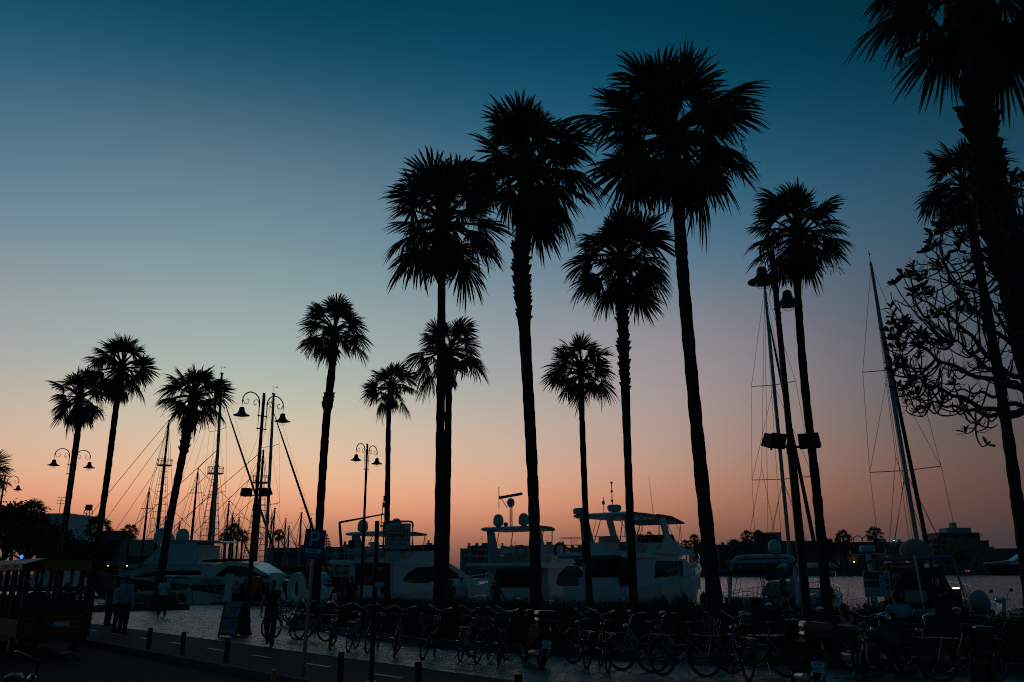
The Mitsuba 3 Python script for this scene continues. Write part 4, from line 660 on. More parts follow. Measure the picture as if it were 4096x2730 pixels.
    part(k, 'shoe', blob(feet[:1], .05, 2), 'mat_cloth_white' if 'white shoes' in label else 'mat_leather', True, M); part(k, 'shoe', blob(feet[1:], .05, 2), 'mat_cloth_white' if 'white shoes' in label else 'mat_leather', True, M)
    if bag:
        st = [J['shoL'] + A(0, .1, .05), J['shoL'] + A(.02, 0, .085), che + A(.05, -.15, .0), pel + A(.2, -.05, .05)]
        whole('shoulder_bag', join(xf(tube(smooth_path(st, 5), .012, 5), t=(0, 0, 0)), rbox(pel + A(.24, .02, -.02), (.1, .26, .2), .03)), 'mat_leather', f'dark shoulder bag carried by the {bag}', 'bag', M=M)
    return k
def heading_p(deg):          # the person's y axis (front) turned deg degrees clockwise from away-from-camera
    return rz(-math.radians(deg))
W_ = 'people strolling on the promenade'
def gp(px, py): g = ground(px, py); return float(g[0]), float(g[1])
def gd(px, Y): p = at(px, 2300, Y); return float(p[0]), Y
person('tall man in a pale blue shirt and dark trousers standing beside the road train', *gp(486, 2540), 20, 1.84, 'stand', 'mat_cloth_blue', 'mat_cloth_dark', 'mat_hair', sleeves='long', slim=1.1)
person('woman with long dark hair standing between the train and the man in blue', *gp(455, 2532), 70, 1.72, 'bend', 'mat_cloth_white', 'mat_cloth_jean', 'mat_hair', long_hair=True)
person('person in a dim blue top half hidden at the end of the train', *gp(428, 2505), 100, 1.72, 'stand', 'mat_cloth_jean', 'mat_cloth_dark', 'mat_hair')
person('man in a white T-shirt with a bag strap and white shoes, walking away', *gp(645, 2468), -35, 1.75, 'stride', 'mat_cloth_white', 'mat_cloth_dark', 'mat_hair', bag='man walking away')
person('woman in dark dungarees walking towards the camera across the cycle lane', *gp(1076, 2592), 172, 1.70, 'walk', 'mat_cloth_dark', 'mat_cloth_jean', 'mat_hair', sleeves=False, slim=.9)
person('person in a pink top seated in front of the red heart', *gd(948, 50.5), 160, 1.7, 'sit', 'mat_cloth_pink', 'mat_cloth_dark', 'mat_hair', z=.22)
person('woman in a white patterned top beside a man in black, behind the bicycles', *gd(1374, 36.5), 15, 1.62, 'stand', 'mat_cloth_floral', 'mat_cloth_jean', 'mat_hair', long_hair=True, group=None)
person('man in black seen from behind, left of the lamp behind the bicycles', *gd(1408, 36.2), -5, 1.76, 'stand', 'mat_cloth_dark', 'mat_cloth_dark', 'mat_hair', slim=1.15)
person('dark haired woman in a floral top right beside the double palm trunk', *gd(1802, 33.0), 30, 1.6, 'stride', 'mat_cloth_floral', 'mat_cloth_dark', 'mat_hair', long_hair=True)
person('bald man in a pale T-shirt walking away, right of the double palm trunk', *gd(1845, 35.0), 10, 1.72, 'stride', 'mat_cloth_white', 'mat_cloth_jean', 'mat_hair', bald=True, slim=1.1)
person('slim man in a brown top in front of the yacht with twin domes', *gd(1985, 35.0), 60, 1.78, 'walk', 'mat_cloth_floral', 'mat_cloth_dark', 'mat_hair', slim=.95)
person('fair haired woman in a long dress with a bag, left of the big lamp', *gd(3128, 26.2), -60, 1.64, 'stride', 'mat_cloth_floral', 'mat_cloth_dark', 'mat_hair_fair', bag='woman in the long dress', dress=True, skin='mat_skin')
person('woman with tied up hair seated on a bench left of the big lamp', 5.98, 18.62, -10, 1.64, 'sit', 'mat_cloth_floral', 'mat_cloth_dark', 'mat_hair', sleeves=False, z=.07)
person('dark haired woman seated just right of the big lamp', 7.0, 18.42, -18, 1.58, 'sit', 'mat_cloth_pink', 'mat_cloth_dark', 'mat_hair', long_hair=True, z=.0)
person('man in a pale blue T-shirt seated on a bench, seen from behind', 8.0, 18.05, -14, 1.78, 'sit', 'mat_cloth_blue', 'mat_cloth_dark', 'mat_hair', z=.10, slim=1.12)
person('fair haired man in a black T-shirt standing by the information board', *gd(3585, 26.5), -75, 1.74, 'stand', 'mat_cloth_dark', 'mat_cloth_dark', 'mat_hair_fair', slim=1.12)
person('dark haired person in dark clothes standing left of the service post', *gd(3738, 27.5), 140, 1.62, 'bend', 'mat_cloth_dark', 'mat_cloth_dark', 'mat_hair', long_hair=True)
# ---------------------------------------------------------------- bicycles
def spokes(r, n=20): return join([tube([(0, 0, 0), (r * math.cos(a), (.02 if i % 2 else -.02) * 0, r * math.sin(a))], .0022, 3, False) for i, a in enumerate(np.arange(n) * 2 * np.pi / n)])
def ring(r, t, n=28, m=7): return tube(arc((0, 0, 0), r, 0, 2 * np.pi, n + 1, 'xz'), t, m, False)
WR = .345
WHEEL = {'tyre': ring(WR - .02, .021), 'rim': ring(WR - .048, .011, 28, 5), 'spokes': spokes(WR - .05), 'hub': tube([(0, -.05, 0), (0, .05, 0)], .022, 8)}
def basket(w, d, h, t=.006):
    o = []; c = np.array([[-d / 2, -w / 2], [d / 2, -w / 2], [d / 2, w / 2], [-d / 2, w / 2], [-d / 2, -w / 2]])
    for z, s in ((h, 1.0), (h * .66, .93), (h * .33, .87), (0, .8)): o.append(tube([(x * s, y * s, z) for x, y in c], t * (1.6 if z == h else 1), 4, False))
    for i in range(4):
        for f in np.linspace(0, 1, 6, endpoint=False): p = c[i] * (1 - f) + c[i + 1] * f; o.append(tube([(p[0] * .8, p[1] * .8, 0), (p[0], p[1], h)], t, 4, False))
    for f in np.linspace(-.36, .36, 5): o.append(tube([(f * d, -w * .4, 0), (f * d, w * .4, 0)], t, 4, False))
    return join(o)
BB, ST, HT, HB, RA, FA = (.46, 0, .29), (.30, 0, .80), (.90, 0, .90), (.94, 0, .70), (0, 0, WR), (1.08, 0, WR)
BIKE = {'frame': join(tube(smooth_path([HB, (.80, 0, .48), (.62, 0, .34), BB], 6), .021, 8), tube([BB, ST], .017, 8), tube([HB, HT], .021, 8), tube([(.36, 0, .55), (.62, 0, .52), (.915, 0, .80)], .015, 8), *[tube([BB, (0, s * .06, WR)], .010, 6) for s in (-1, 1)], *[tube([(.345, s * .02, .66), (0, s * .06, WR)], .009, 6) for s in (-1, 1)]),
        'fork': join(*[tube(smooth_path([(.945, s * .05, .69), (.98, s * .055, .55), (1.03, s * .055, .42), (1.08, s * .055, WR)], 4), .012, 6) for s in (-1, 1)], tube([(.945, -.05, .70), (.945, .05, .70)], .014, 6)),
        'handlebar': join(tube([HT, (.87, 0, 1.02)], .013, 6), tube(smooth_path([(.66, -.29, 1.10), (.76, -.27, 1.13), (.88, -.16, 1.09), (.88, 0, 1.03), (.88, .16, 1.09), (.76, .27, 1.13), (.66, .29, 1.10)], 6), .012, 8), tube([(.80, -.2, 1.12), (.72, -.24, 1.09)], .006, 5), tube([(.80, .2, 1.12), (.72, .24, 1.09)], .006, 5)),
        'saddle': join(xf(ball((0, 0, 0), (.13, .09, .045), 12), t=(.24, 0, .93)), xf(ball((0, 0, 0), (.13, .035, .035), 10), t=(.36, 0, .935)), tube([ST, (.29, 0, .91)], .013, 6)),
        'rear_rack': join(tube([(-.28, -.06, .73), (.24, -.06, .73)], .007, 5), tube([(-.28, .06, .73), (.24, .06, .73)], .007, 5), *[tube([(x, -.06, .73), (x, .06, .73)], .006, 5) for x in (-.26, -.1, .06, .2)], *[tube([(-.02, s * .07, WR), (-.12, s * .06, .73)], .006, 5) for s in (-1, 1)]),
        'crank': join(xf(ring(.09, .006, 18, 5), t=(BB[0], -.06, BB[2])), tube([(BB[0], -.09, BB[2]), (BB[0] + .12, -.09, BB[2] - .11)], .009, 5), tube([(BB[0], .09, BB[2]), (BB[0] - .12, .09, BB[2] + .11)], .009, 5), box((BB[0] + .12, -.15, BB[2] - .11), (.09, .1, .02)), box((BB[0] - .12, .15, BB[2] + .11), (.09, .1, .02)), tube([(BB[0], -.1, BB[2]), (BB[0], .1, BB[2])], .02, 6)),
        'chain_guard': slab([(-.05, WR + .05), (.5, .36), (.56, .29), (.5, .22), (-.05, WR - .05)], .02, -.065), 'kickstand': tube([(.35, .06, .28), (.22, .20, .015)], .010, 6)}
for nm, cx, a0, a1 in (('rear_mudguard', 0, -.3, 2.6), ('front_mudguard', 1.08, .5, 2.9)): BIKE[nm] = tube(arc((cx, 0, WR), WR + .025, a0, a1, 16, 'xz') * [1, 1, 1], .016, 5)
BD = {k: mikit.ply(v, 'mat_bike_black', smooth=40) for k, v in BIKE.items()}; WD = {k: mikit.ply(v, 'mat_rubber', smooth=40) for k, v in WHEEL.items()}
GRIP = [mikit.ply(tube([(.60, s * .295, 1.085), (.71, s * .285, 1.12)], .018, 8), 'mat_rubber') for s in (-1, 1)]
BASK = mikit.ply(basket(.36, .28, .24), 'mat_steel'); REFL = mikit.ply(rbox((-.30, 0, .66), (.025, .07, .05), .01), 'mat_red_plastic'); REFO = mikit.ply(xf(ball((0, 0, 0), (.03, .01, .02), 8), t=(0, 0, .22)), 'mat_orange_plastic'); LAMPB = mikit.ply(xf(ball((0, 0, 0), (.05, .045, .045), 10), t=(1.0, 0, .84)), 'mat_chrome')
def bike(label, rear, yaw, col, bask=None, lean=.10, steer=0.0, bar='mat_chrome', group='bicycles parked along the planting bed'):
    """rear: where the rear wheel stands; yaw: direction of travel in degrees clockwise from away-from-camera."""
    k = thing('bicycle', label, 'bicycle', group); M = mat4(rz(math.pi / 2 - math.radians(yaw)) @ rx(lean), (rear[0], rear[1], 0.002))
    F_ = M @ mat4(t=(.94, 0, 0)) @ mat4(rz(steer)) @ mat4(t=(-.94, 0, 0))
    for nm, m_ in (('frame', col), ('rear_rack', 'mat_steel'), ('crank', 'mat_steel'), ('chain_guard', col), ('kickstand', 'mat_steel'), ('saddle', 'mat_leather'), ('rear_mudguard', col)): part(k, nm.replace('rear_mud', 'mud'), BD[nm], m_, M=M)
    fk = part(k, 'fork', BD['fork'], col, M=F_); part(k, 'mudguard', BD['front_mudguard'], col, M=F_); hb = part(k, 'handlebar', BD['handlebar'], bar, M=F_); part(k, 'headlamp', LAMPB, 'mat_chrome', M=F_)
    for g_ in GRIP: part(hb, 'grip', g_, 'mat_rubber', M=F_)
    for X, MM in ((0, M), (1.08, F_)):
        Mw = MM @ mat4(t=(X, 0, WR)); w = part(k, 'wheel', WD['tyre'], 'mat_rubber', M=Mw)
        for nm, m_ in (('rim', 'mat_rim_grey'), ('spokes', 'mat_rim_grey'), ('hub', 'mat_rim_grey')): part(w, nm, WD[nm], m_, M=Mw)
        part(w, 'reflector', REFO, 'mat_orange_plastic', M=Mw)
    part(k, 'tail_reflector', REFL, 'mat_red_plastic', M=M)
    if bask == 'rear': part(k, 'basket', BASK, 'mat_rim_grey', M=M @ mat4(t=(-.08, 0, .745)))
    if bask == 'front': part(k, 'basket', BASK, 'mat_rim_grey', M=F_ @ mat4(t=(1.10, 0, .80)))
    if bask == 'crate': part(k, 'basket', BASK, 'mat_rim_grey', M=M @ mat4(t=(-.06, 0, .745), s=1.25))
    return k
G = lambda px, py: tuple(ground(px, py)[:2])
bike('black electric bicycle standing side-on behind the woman in dungarees', G(1208, 2563), -72, 'mat_bike_silver', None, steer=.1)
bike('green bicycle standing side-on, second from the left of the row', G(1300, 2568), -62, 'mat_bike_green')
bike('black bicycle nearest the left end of those seen from behind, no basket', G(1318, 2600), -6, 'mat_bike_black', None, steer=.4)
bike('dark teal bicycle seen from behind, second from the left end', G(1392, 2612), 2, 'mat_bike_teal', None, steer=.5)
bike('bicycle with a wire basket left of the bus stop post, its basket tilted', G(1468, 2616), 6, 'mat_bike_black', 'rear', steer=.3, lean=.16)
bike('bicycle with a basket and silver handlebar right behind the bus stop post', G(1577, 2634), -4, 'mat_bike_silver', 'rear', steer=.35)
bike('bicycle with a basket right of the bus stop post, its wheel close to the lane', G(1690, 2642), 10, 'mat_bike_black', 'rear', steer=.2, lean=.14)
bike('bicycle with white upswept handlebars in front of the double palm trunk', G(1840, 2650), 8, 'mat_bike_silver', None, steer=-.4)
bike('bicycle with a tilted wire basket just right of the double palm trunk', G(1906, 2658), 14, 'mat_bike_black', 'rear', lean=.2, steer=.4)
bike('bicycle with a basket standing left of the red scooter', G(1994, 2664), 6, 'mat_bike_black', 'rear', steer=-.25, lean=.12)
bike('dark city bicycle right of the red scooter, with a swept chrome handlebar', G(2345, 2680), -8, 'mat_bike_black', None, steer=.5)
bike('black bicycle with one raised handlebar, third thing right of the red scooter', G(2430, 2692), -4, 'mat_bike_black', None, steer=-.35)
bike('silver step-through bicycle with a rear basket, left one of the silver pair', G(2648, 2706), -36, 'mat_bike_silver', 'rear', steer=.25)
bike('silver step-through bicycle with a wide wire basket, right one of the silver pair', G(2822, 2712), -52, 'mat_bike_silver', 'crate', steer=.15)
bike('bicycle with wide wavy handlebars at the foot of the tallest middle palm', G(2992, 2728), -3, 'mat_bike_black', None, steer=.0)
bike('lime green and white bicycle left of the orange topped scooter', G(3150, 2712), -50, 'mat_bike_lime', None, steer=.3)
bike('white framed bicycle right of the orange topped scooter', G(3455, 2722), 24, 'mat_bike_white', None, steer=.2)
bike('black bicycle with thin wheels left of the orange framed one', G(3760, 2732), -58, 'mat_bike_black', None, steer=.2)
bike('orange framed bicycle at the lower right', G(3960, 2738), -64, 'mat_bike_orange', None, steer=.1)
bike('dark bicycle in the near left corner, only its handlebar in the picture', (-4.9, 8.35), -14, 'mat_bike_black', None, steer=.5, bar='mat_bike_black', group='bicycles parked on the near side')
bike('black bicycle at the lower left edge of the road, handlebar turned', (-6.9, 9.0), 32, 'mat_bike_black', None, steer=.5, bar='mat_bike_black', group='bicycles parked on the near side')
# ---------------------------------------------------------------- scooters
TY = mikit.ply(tube(arc((0, 0, 0), .205, 0, 2 * np.pi, 25, 'xz'), .058, 10, False), 'mat_rubber', smooth=True); RIM = mikit.ply(xf(lathe([(.001, -.03), (.04, -.04), (.13, -.02), (.16, -.045), (.16, .045), (.13, .02), (.04, .04), (.001, .03)], 18), rx(math.pi / 2)), 'mat_steel', smooth=30)
def side(prof, w, tp=None): return slab(prof, w, 0, tp)
SC = {'leg_shield': side([(1.16, .30), (1.22, .33), (1.20, .55), (1.06, .98), (.98, 1.0), (.99, .90), (1.08, .55), (1.10, .34)], .44, lambda x, z: .55 + .45 * math.sin(min(1, max(0, (z - .25) / .75)) * math.pi)),
      'footboard': side([(.55, .30), (1.14, .28), (1.14, .34), (.55, .36)], .36), 'rear_body': side([(-.18, .62), (-.22, .72), (.1, .80), (.55, .76), (.62, .50), (.60, .34), (.35, .34), (.12, .46)], .34, lambda x, z: 1 - .35 * (x < -.05)),
      'engine': join(rbox((.15, -.12, .28), (.42, .14, .2), .05), tube([(-.1, .14, .30), (.3, .16, .26)], .06, 8)), 'seat': side([(-.16, .80), (-.1, .87), (.25, .84), (.32, .80), (.58, .80), (.62, .77), (.1, .77)], .28, lambda x, z: 1 - .25 * (x > .45)),
      'front_mudguard': tube(arc((1.24, 0, .255), .29, .55, 2.5, 12, 'xz'), .055, 8), 'fork': tube([(1.24, 0, .26), (1.05, 0, .92)], .035, 8), 'handlebar_cowl': join(rbox((1.02, 0, 1.02), (.2, .3, .14), .05), tube([(.98, -.34, 1.05), (1.0, -.12, 1.04), (1.0, .12, 1.04), (.98, .34, 1.05)], .018, 8)),
      'headlight': xf(ball((0, 0, 0), (.06, .08, .08), 12), t=(1.12, 0, 1.02)), 'stand': tube([(.35, .1, .28), (.25, .26, .02)], .014, 6), 'tail_light': rbox((-.22, 0, .70), (.04, .18, .07), .015), 'plate_holder': slab([(-.2, .64), (-.30, .40), (-.28, .40), (-.17, .62)], .12)}
SD = {k: mikit.ply(v, 'mat_scooter_black', smooth=35) for k, v in SC.items()}
MIR = [(mikit.ply(tube([(1.0, s * .24, 1.06), (.98, s * .30, 1.2), (.97, s * .38, 1.27)], .008, 6), 'mat_black'), mikit.ply(xf(ball((0, 0, 0), (.022, .075, .055), 12), t=(.96, s * .41, 1.29)), 'mat_black'), mikit.ply(xf(ball((0, 0, 0), (.004, .066, .047), 12), t=(.938, s * .41, 1.29)), 'mat_mirror')) for s in (-1, 1)]
TC = mikit.ply(join(m3b := rbox((0, 0, .0), (.40, .44, .15), .07)), 'mat_scooter_black', smooth=50); TL = mikit.ply(rbox((0, 0, .12), (.42, .46, .16), .078), 'mat_scooter_black', smooth=50); PLT = mikit.ply(box((0, 0, 0), (.008, .2, .16)), 'mat_white')
def scooter(label, rear, yaw, body, lid=None, num_=None, lean=.08, steer=.2, box_c='mat_scooter_black', cat='scooter'):
    k = thing('motor_scooter', label, cat, 'scooters parked by the planting bed'); M = mat4(rz(math.pi / 2 - math.radians(yaw)) @ rx(lean), (rear[0], rear[1], 0)); F_ = M @ mat4(t=(1.12, 0, 0)) @ mat4(rz(steer)) @ mat4(t=(-1.12, 0, 0))
    for nm in SC: part(k, nm, SD[nm], {'leg_shield': body, 'rear_body': body, 'front_mudguard': body, 'handlebar_cowl': body, 'seat': 'mat_leather', 'engine': 'mat_steel', 'stand': 'mat_steel', 'headlight': 'mat_chrome', 'tail_light': 'mat_red_plastic'}.get(nm, 'mat_black'), M=F_ if nm in ('front_mudguard', 'fork', 'handlebar_cowl', 'headlight') else M)
    for X, MM in ((0, M), (1.24, F_)):
        w = part(k, 'wheel', TY, 'mat_rubber', M=MM @ mat4(t=(X, 0, .262))); part(w, 'rim', RIM, 'mat_steel', M=MM @ mat4(t=(X, 0, .262)))
    for a, b, c in MIR: st = part(k, 'mirror', b, 'mat_black', M=F_); part(st, 'stem', a, 'mat_black', M=F_); part(st, 'glass', c, 'mat_mirror', M=F_)
    if lid: t = part(k, 'top_case', TC, box_c, M=M @ mat4(t=(-.18, 0, .92))); part(t, 'lid', TL, lid, M=M @ mat4(t=(-.18, 0, .92)))
    if num_:
        Mp = M @ mat4(ry(.35), (-.30, 0, .47)); p = part(k, 'number_plate', PLT, 'mat_white', M=Mp)
        R_ = np.array([[0, 0, -1.0], [-1, 0, 0], [0, 1, 0]]); part(p, 'plate_lettering', join(xf(text(num_[0], .045, .003), R_, (-.006, 0, .04)), xf(text(num_[1], .065, .003), R_, (-.006, 0, -.03))), 'mat_black', M=Mp)
    return k
scooter('dark red scooter with a black top case between the bicycles', G(2165, 2672), -14, 'mat_scooter_red', 'mat_scooter_black', ('KZ', '9587'))
scooter('black scooter with a rust coloured top case, left of the nearest lamp pole', (4.62, 13.75), 4, 'mat_scooter_black', 'mat_box_rust', ('KAP', '9851'), steer=-.2)
scooter('dark scooter with round mirrors in front of the seated man', (6.55, 17.1), 158, 'mat_scooter_black', None, None, steer=.3)
scooter('white scooter with a white top case at the right picture edge', (15.1, 24.9), -88, 'mat_scooter_white', 'mat_scooter_white', None, lean=.06, box_c='mat_scooter_black')
scooter('black scooter cut off by the bottom edge, only its chrome mirrors showing', (6.3, 12.0), 30, 'mat_scooter_black', None, None, steer=.4)
# ---------------------------------------------------------------- road train
TW, TL_ = 1.75, 5.6
def carriage(label, s_end, first):
    k = thing('train_carriage', label, 'road train carriage', 'carriages of the yellow road train')
    c = sn(s_end, 7.05 - TW / 2, -.13); M = mat4(np.stack([-LT, -LN, [0, 0, 1.0]], 1), c)       # x back along the train, y to the road
    P = lambda nm, m, b, sm=False, par=None, **kw: part(par or k, nm, m, b, sm, M, **kw)
    P('chassis', box((TL_ / 2, 0, .42), (TL_, TW * .9, .14)), 'mat_black')
    for s in (-1, 1):
        P('side_panel', box((TL_ / 2, s * TW * .48, .72), (TL_ * .98, .04, .42)), 'mat_dark_wood')
        for j in range(6):
            P('corner_post' if j in (0, 5) else 'post', box((.06 + j * (TL_ - .12) / 5, s * TW * .47, 1.50), (.07, .07, 1.3)), 'mat_black')
        P('awning_fringe', slab([(-.15, 2.14), (TL_ + .15, 2.14), (TL_ + .15, 2.30), (-.15, 2.30)], .03, s * TW * .55), 'mat_yellow')
        for j in range(5): P('awning_stripe', box((.6 + j * 1.1, s * (TW * .55 + .012), 2.235), (.42, .02, .10), ry(.0)), 'mat_canvas_beige')
    rv = slab([(-.15, 2.28), (TL_ + .15, 2.28), (TL_ + .15, 2.44), (-.15, 2.44)], TW * 1.12, taper=lambda x, z: 1 if z < 2.35 else .45); P('roof', rv, 'mat_yellow_dim')
    e = P('end_panel', box((.0, 0, .78), (.06, TW * .94, .62)), 'mat_yellow_dim')
    for j in range(4):
        z = .60 + j * .125; P('slat', box((-.045, -.15, z), (.03, TW * (.56 - .05 * (j % 3)), .06)), 'mat_yellow', par=e); P('slat', box((-.045, .62, z), (.03, .22, .06)), 'mat_yellow', par=e)
    P('number_plate', box((-.07, -.12, .80), (.012, .36, .11)), 'mat_white', par=e); P('header_board', box((-.16, -.1, 2.25), (.04, TW * .62, .26)), 'mat_orange_plastic')
    for j in range(4): P('bench_seat', join(box((.5 + j * 1.35, 0, .92), (.42, TW * .86, .07)), box((.28 + j * 1.35, 0, 1.15), (.06, TW * .86, .45))), 'mat_dark_wood')
    for x in (.85, TL_ - .85):
        for s in (-1, 1): w = P('wheel', xf(lathe([(.001, -.09), (.2, -.09), (.27, -.06), (.27, .06), (.2, .09), (.001, .09)], 20), rx(math.pi / 2), (x, s * TW * .42, .27)), 'mat_rubber', 30); P('rim', xf(lathe([(.001, -.1), (.13, -.1), (.15, -.08)], 16), rx(math.pi / 2), (x, s * TW * .42, .27)), 'mat_steel', 30, par=w)
    for s in (-.55, .5): P('tail_light', rbox((-.05, s, .55), (.03, .12, .07), .01), 'mat_red_plastic')
    return k, M
t1, TM1 = carriage('yellow slatted end carriage of the road train with a striped awning roof', -24.5, True)
t2, TM2 = carriage('road train carriage further forward, cut off by the left picture edge', -24.5 - TL_ - .55, False)
bc = part(t1, 'beacon', ball((3.1, .35, 2.52), (.045, .045, .06), 10), 'mat_blue_sign', True, TM1, label='blue beacon light on the roof'); lit(bc, (.04, .4, 1.5))
for i, (x, y, b, hh) in enumerate(((.5, -.3, 'mat_cloth_dark', 'dark clothes'), (1.85, .35, 'mat_cloth_jean', 'a blue top'), (3.2, -.25, 'mat_cloth_floral', 'a patterned top'))):
    p = (TM1 @ np.array([x + .05, y, .43, 1]))[:3]; person(f'passenger in {hh} sitting in the end carriage of the road train', p[0], p[1], -42 + 180 * 0, 1.66, 'sit', b, 'mat_cloth_dark', 'mat_hair', z=.40)
# ---------------------------------------------------------------- planting, trees
def inside(poly, n, r):
    P_ = Polygon(poly); x0, y0, x1, y1 = P_.bounds; o = []
    import shapely
    while len(o) < n:
        q = np.stack([r.uniform(x0, x1, n * 3), r.uniform(y0, y1, n * 3)], 1); ok = shapely.contains_xy(P_, q[:, 0], q[:, 1]); o = q[ok] if len(o) == 0 else np.vstack([o, q[ok]])
    return o[:n]
def blades(xy, h, r, w=.012, z=.1, lean=.35):
    n = len(xy); a = r.uniform(0, 6.283, n); l = r.normal(0, lean, (n, 2)) * h[:, None]; b = np.stack([np.cos(a), np.sin(a)], 1) * w
    p0 = np.c_[xy - b, np.full(n, z)]; p1 = np.c_[xy + b, np.full(n, z)]; m = xy + l * .35; p2 = np.c_[m - b * .8, z + h * .6]; p3 = np.c_[m + b * .8, z + h * .6]; t = np.c_[xy + l, z + h * (1 - .25 * (l ** 2).sum(1) / h ** 2)]
    v = np.stack([p0, p1, p2, p3, t], 1).reshape(-1, 3); i = np.arange(n)[:, None] * 5
    return v, np.vstack([i + [0, 1, 3], i + [0, 3, 2], i + [2, 3, 4]])
def leaves(c, size, r, flat=.5):
    """Leaf-shaped faces (two triangles folded on the midrib) at points c."""
    n = len(c); d = r.normal(0, 1, (n, 3)); d[:, 2] *= flat; d /= np.linalg.norm(d, axis=1, keepdims=True); u = np.cross(d, r.normal(0, 1, (n, 3))); u /= np.linalg.norm(u, axis=1, keepdims=True) + 1e-9; s = (size * r.uniform(.6, 1.3, n))[:, None]
    nn = np.cross(d, u); v = np.stack([c, c + d * s * .5 + u * s * .24 + nn * s * .06, c + d * s, c + d * s * .5 - u * s * .24 + nn * s * .06], 1).reshape(-1, 3); i = np.arange(n)[:, None] * 4
    return v, np.vstack([i + [0, 1, 2], i + [0, 2, 3]])
r8 = np.random.default_rng(5)
main = np.vstack([bedf, bedb]); q = inside(inset(main, .25), 30000, r8); dens = meshkit.noise(np.c_[q * .9, np.zeros(len(q))], 3); keep = (dens > .32) & ~((q[:, 0] > 4.6) & (q[:, 0] < 9.8) & (q[:, 1] < 19.2) & (q[:, 1] > 16.6)); q, dens = q[keep], dens[keep]
h = (.35 + .85 * dens * r8.uniform(.5, 1.15, len(q))) * np.interp(q[:, 1], [14, 20, 30], [1.0, 1.0, 1.1])
whole('ornamental_grass', blades(q, h, r8, .014), 'mat_grass', 'tall dry ornamental grass filling the long planting bed under the palms', 'grass', kind='stuff')
q2 = inside(inset(main, .2), 1100, r8); sel = ~((q2[:, 0] > 4.6) & (q2[:, 0] < 9.8) & (q2[:, 1] < 19.2) & (q2[:, 1] > 16.6)); q2 = q2[sel]; hh = .25 + .75 * meshkit.noise(np.c_[q2 * .7, np.ones(len(q2))], 9); C = []
for (x, y), a in zip(q2, hh): m = 26; C.append(np.c_[r8.normal(x, .2, m), r8.normal(y, .2, m), .12 + r8.random(m) ** .8 * a * (1.15 if x > 9 else .9)])
whole('low_shrubs', leaves(np.vstack(C), .085, r8), 'mat_leaf_dark', 'dark low leafy shrubs growing through the grass of the long bed', 'shrub', kind='stuff')
for b, lab, dn, hh in ((beds[1], 'reddish low shrubs in the small bed around the leaning palm', 90, .75), (beds[2], 'low plants in the small bed at the foot of the slim palm', 60, .5), (beds[3], 'grass and low plants in the small bed near the trawler', 60, .6), (beds[4], 'low plants around the two palms at far left', 80, .6)):
    C = []
    for x, y in inside(inset(b, .3), dn, r8): m = 30; C.append(np.c_[r8.normal(x, .25, m), r8.normal(y, .22, m), .1 + r8.random(m) * hh])
    whole('bed_plants', leaves(np.vstack(C), .11, r8), 'mat_leaf_dark', lab, 'plants', kind='stuff')
C = [];
for x, y in inside([(-9.6, 33.4), (-8.2, 31.4), (-6.9, 32.5), (-8.2, 34.6)], 30, r8): m = 40; C.append(np.c_[r8.normal(x, .2, m), r8.normal(y, .2, m), .15 + r8.random(m) * .75])
whole('corner_bush', leaves(np.vstack(C), .1, r8), 'mat_leaf', 'rounded bush at the left corner of the long bed, below the white letters', 'bush')
def tree(label, base, crown, rad, n=5000, leaf=.35, clumps=60, trunk_r=.2, seed=0, group=None, name='broadleaf_tree', cat='tree'):
    r = np.random.default_rng(seed + 500); k = thing(name, label, cat, group); c = np.asarray(crown, float); rad = np.asarray(rad, float)
    d = r.normal(0, 1, (clumps, 3)); d /= np.linalg.norm(d, axis=1, keepdims=True); d[:, 2] = np.abs(d[:, 2]) * 1.0 - .35; cc = c + d * rad * r.uniform(.35, 1.0, (clumps, 1))
    i = r.integers(0, clumps, n); p = cc[i] + r.normal(0, .17, (n, 3)) * rad * r.uniform(.4, 1.2, clumps)[i][:, None]; p[:, 2] = np.maximum(p[:, 2], .15)
    part(k, 'crown', leaves(p, leaf, r), 'mat_leaf_dark'); b = np.asarray(base, float)
    part(k, 'trunk', join(tube(smooth_path([b, b + (c - b) * .5 + [.1, .1, 0], c], 4), np.linspace(trunk_r, trunk_r * .4, 9), 8), *[tube([b + (c - b) * .6, (b + (c - b) * .6 + cc[j]) / 2 + [0, 0, .1], cc[j]], [trunk_r * .4, trunk_r * .25, .02], 5) for j in range(min(12, clumps))]), 'mat_wood_bark')
    return k
for i, (px, py, Y, rx_, rz_, lab) in enumerate(((20, 2140, 62, 3.6, 2.6, 'dark round tree at the left edge behind the road train'), (120, 2150, 66, 3.6, 2.3, 'dark bushy tree below the far left lamp'), (215, 2190, 72, 3.4, 1.9, 'low dark tree right of the far left lamp'), (60, 2080, 70, 2.6, 1.8, 'sparse tree top showing sky through it at the left edge'), (330, 2220, 80, 3.0, 1.6, 'low dark tree left of the kinked palm'))):
    c = at(px, py, Y); tree(lab, (c[0], Y, 0), c, (rx_, 2.4, rz_), 4200, .32, 46, seed=i)
c = at(3838, 2232, 394); tree('round dark tree on the far quay in front of the hotel', (c[0], 394, 0), c, (3.4, 3, 3.2), 1500, .8, 30, seed=9)
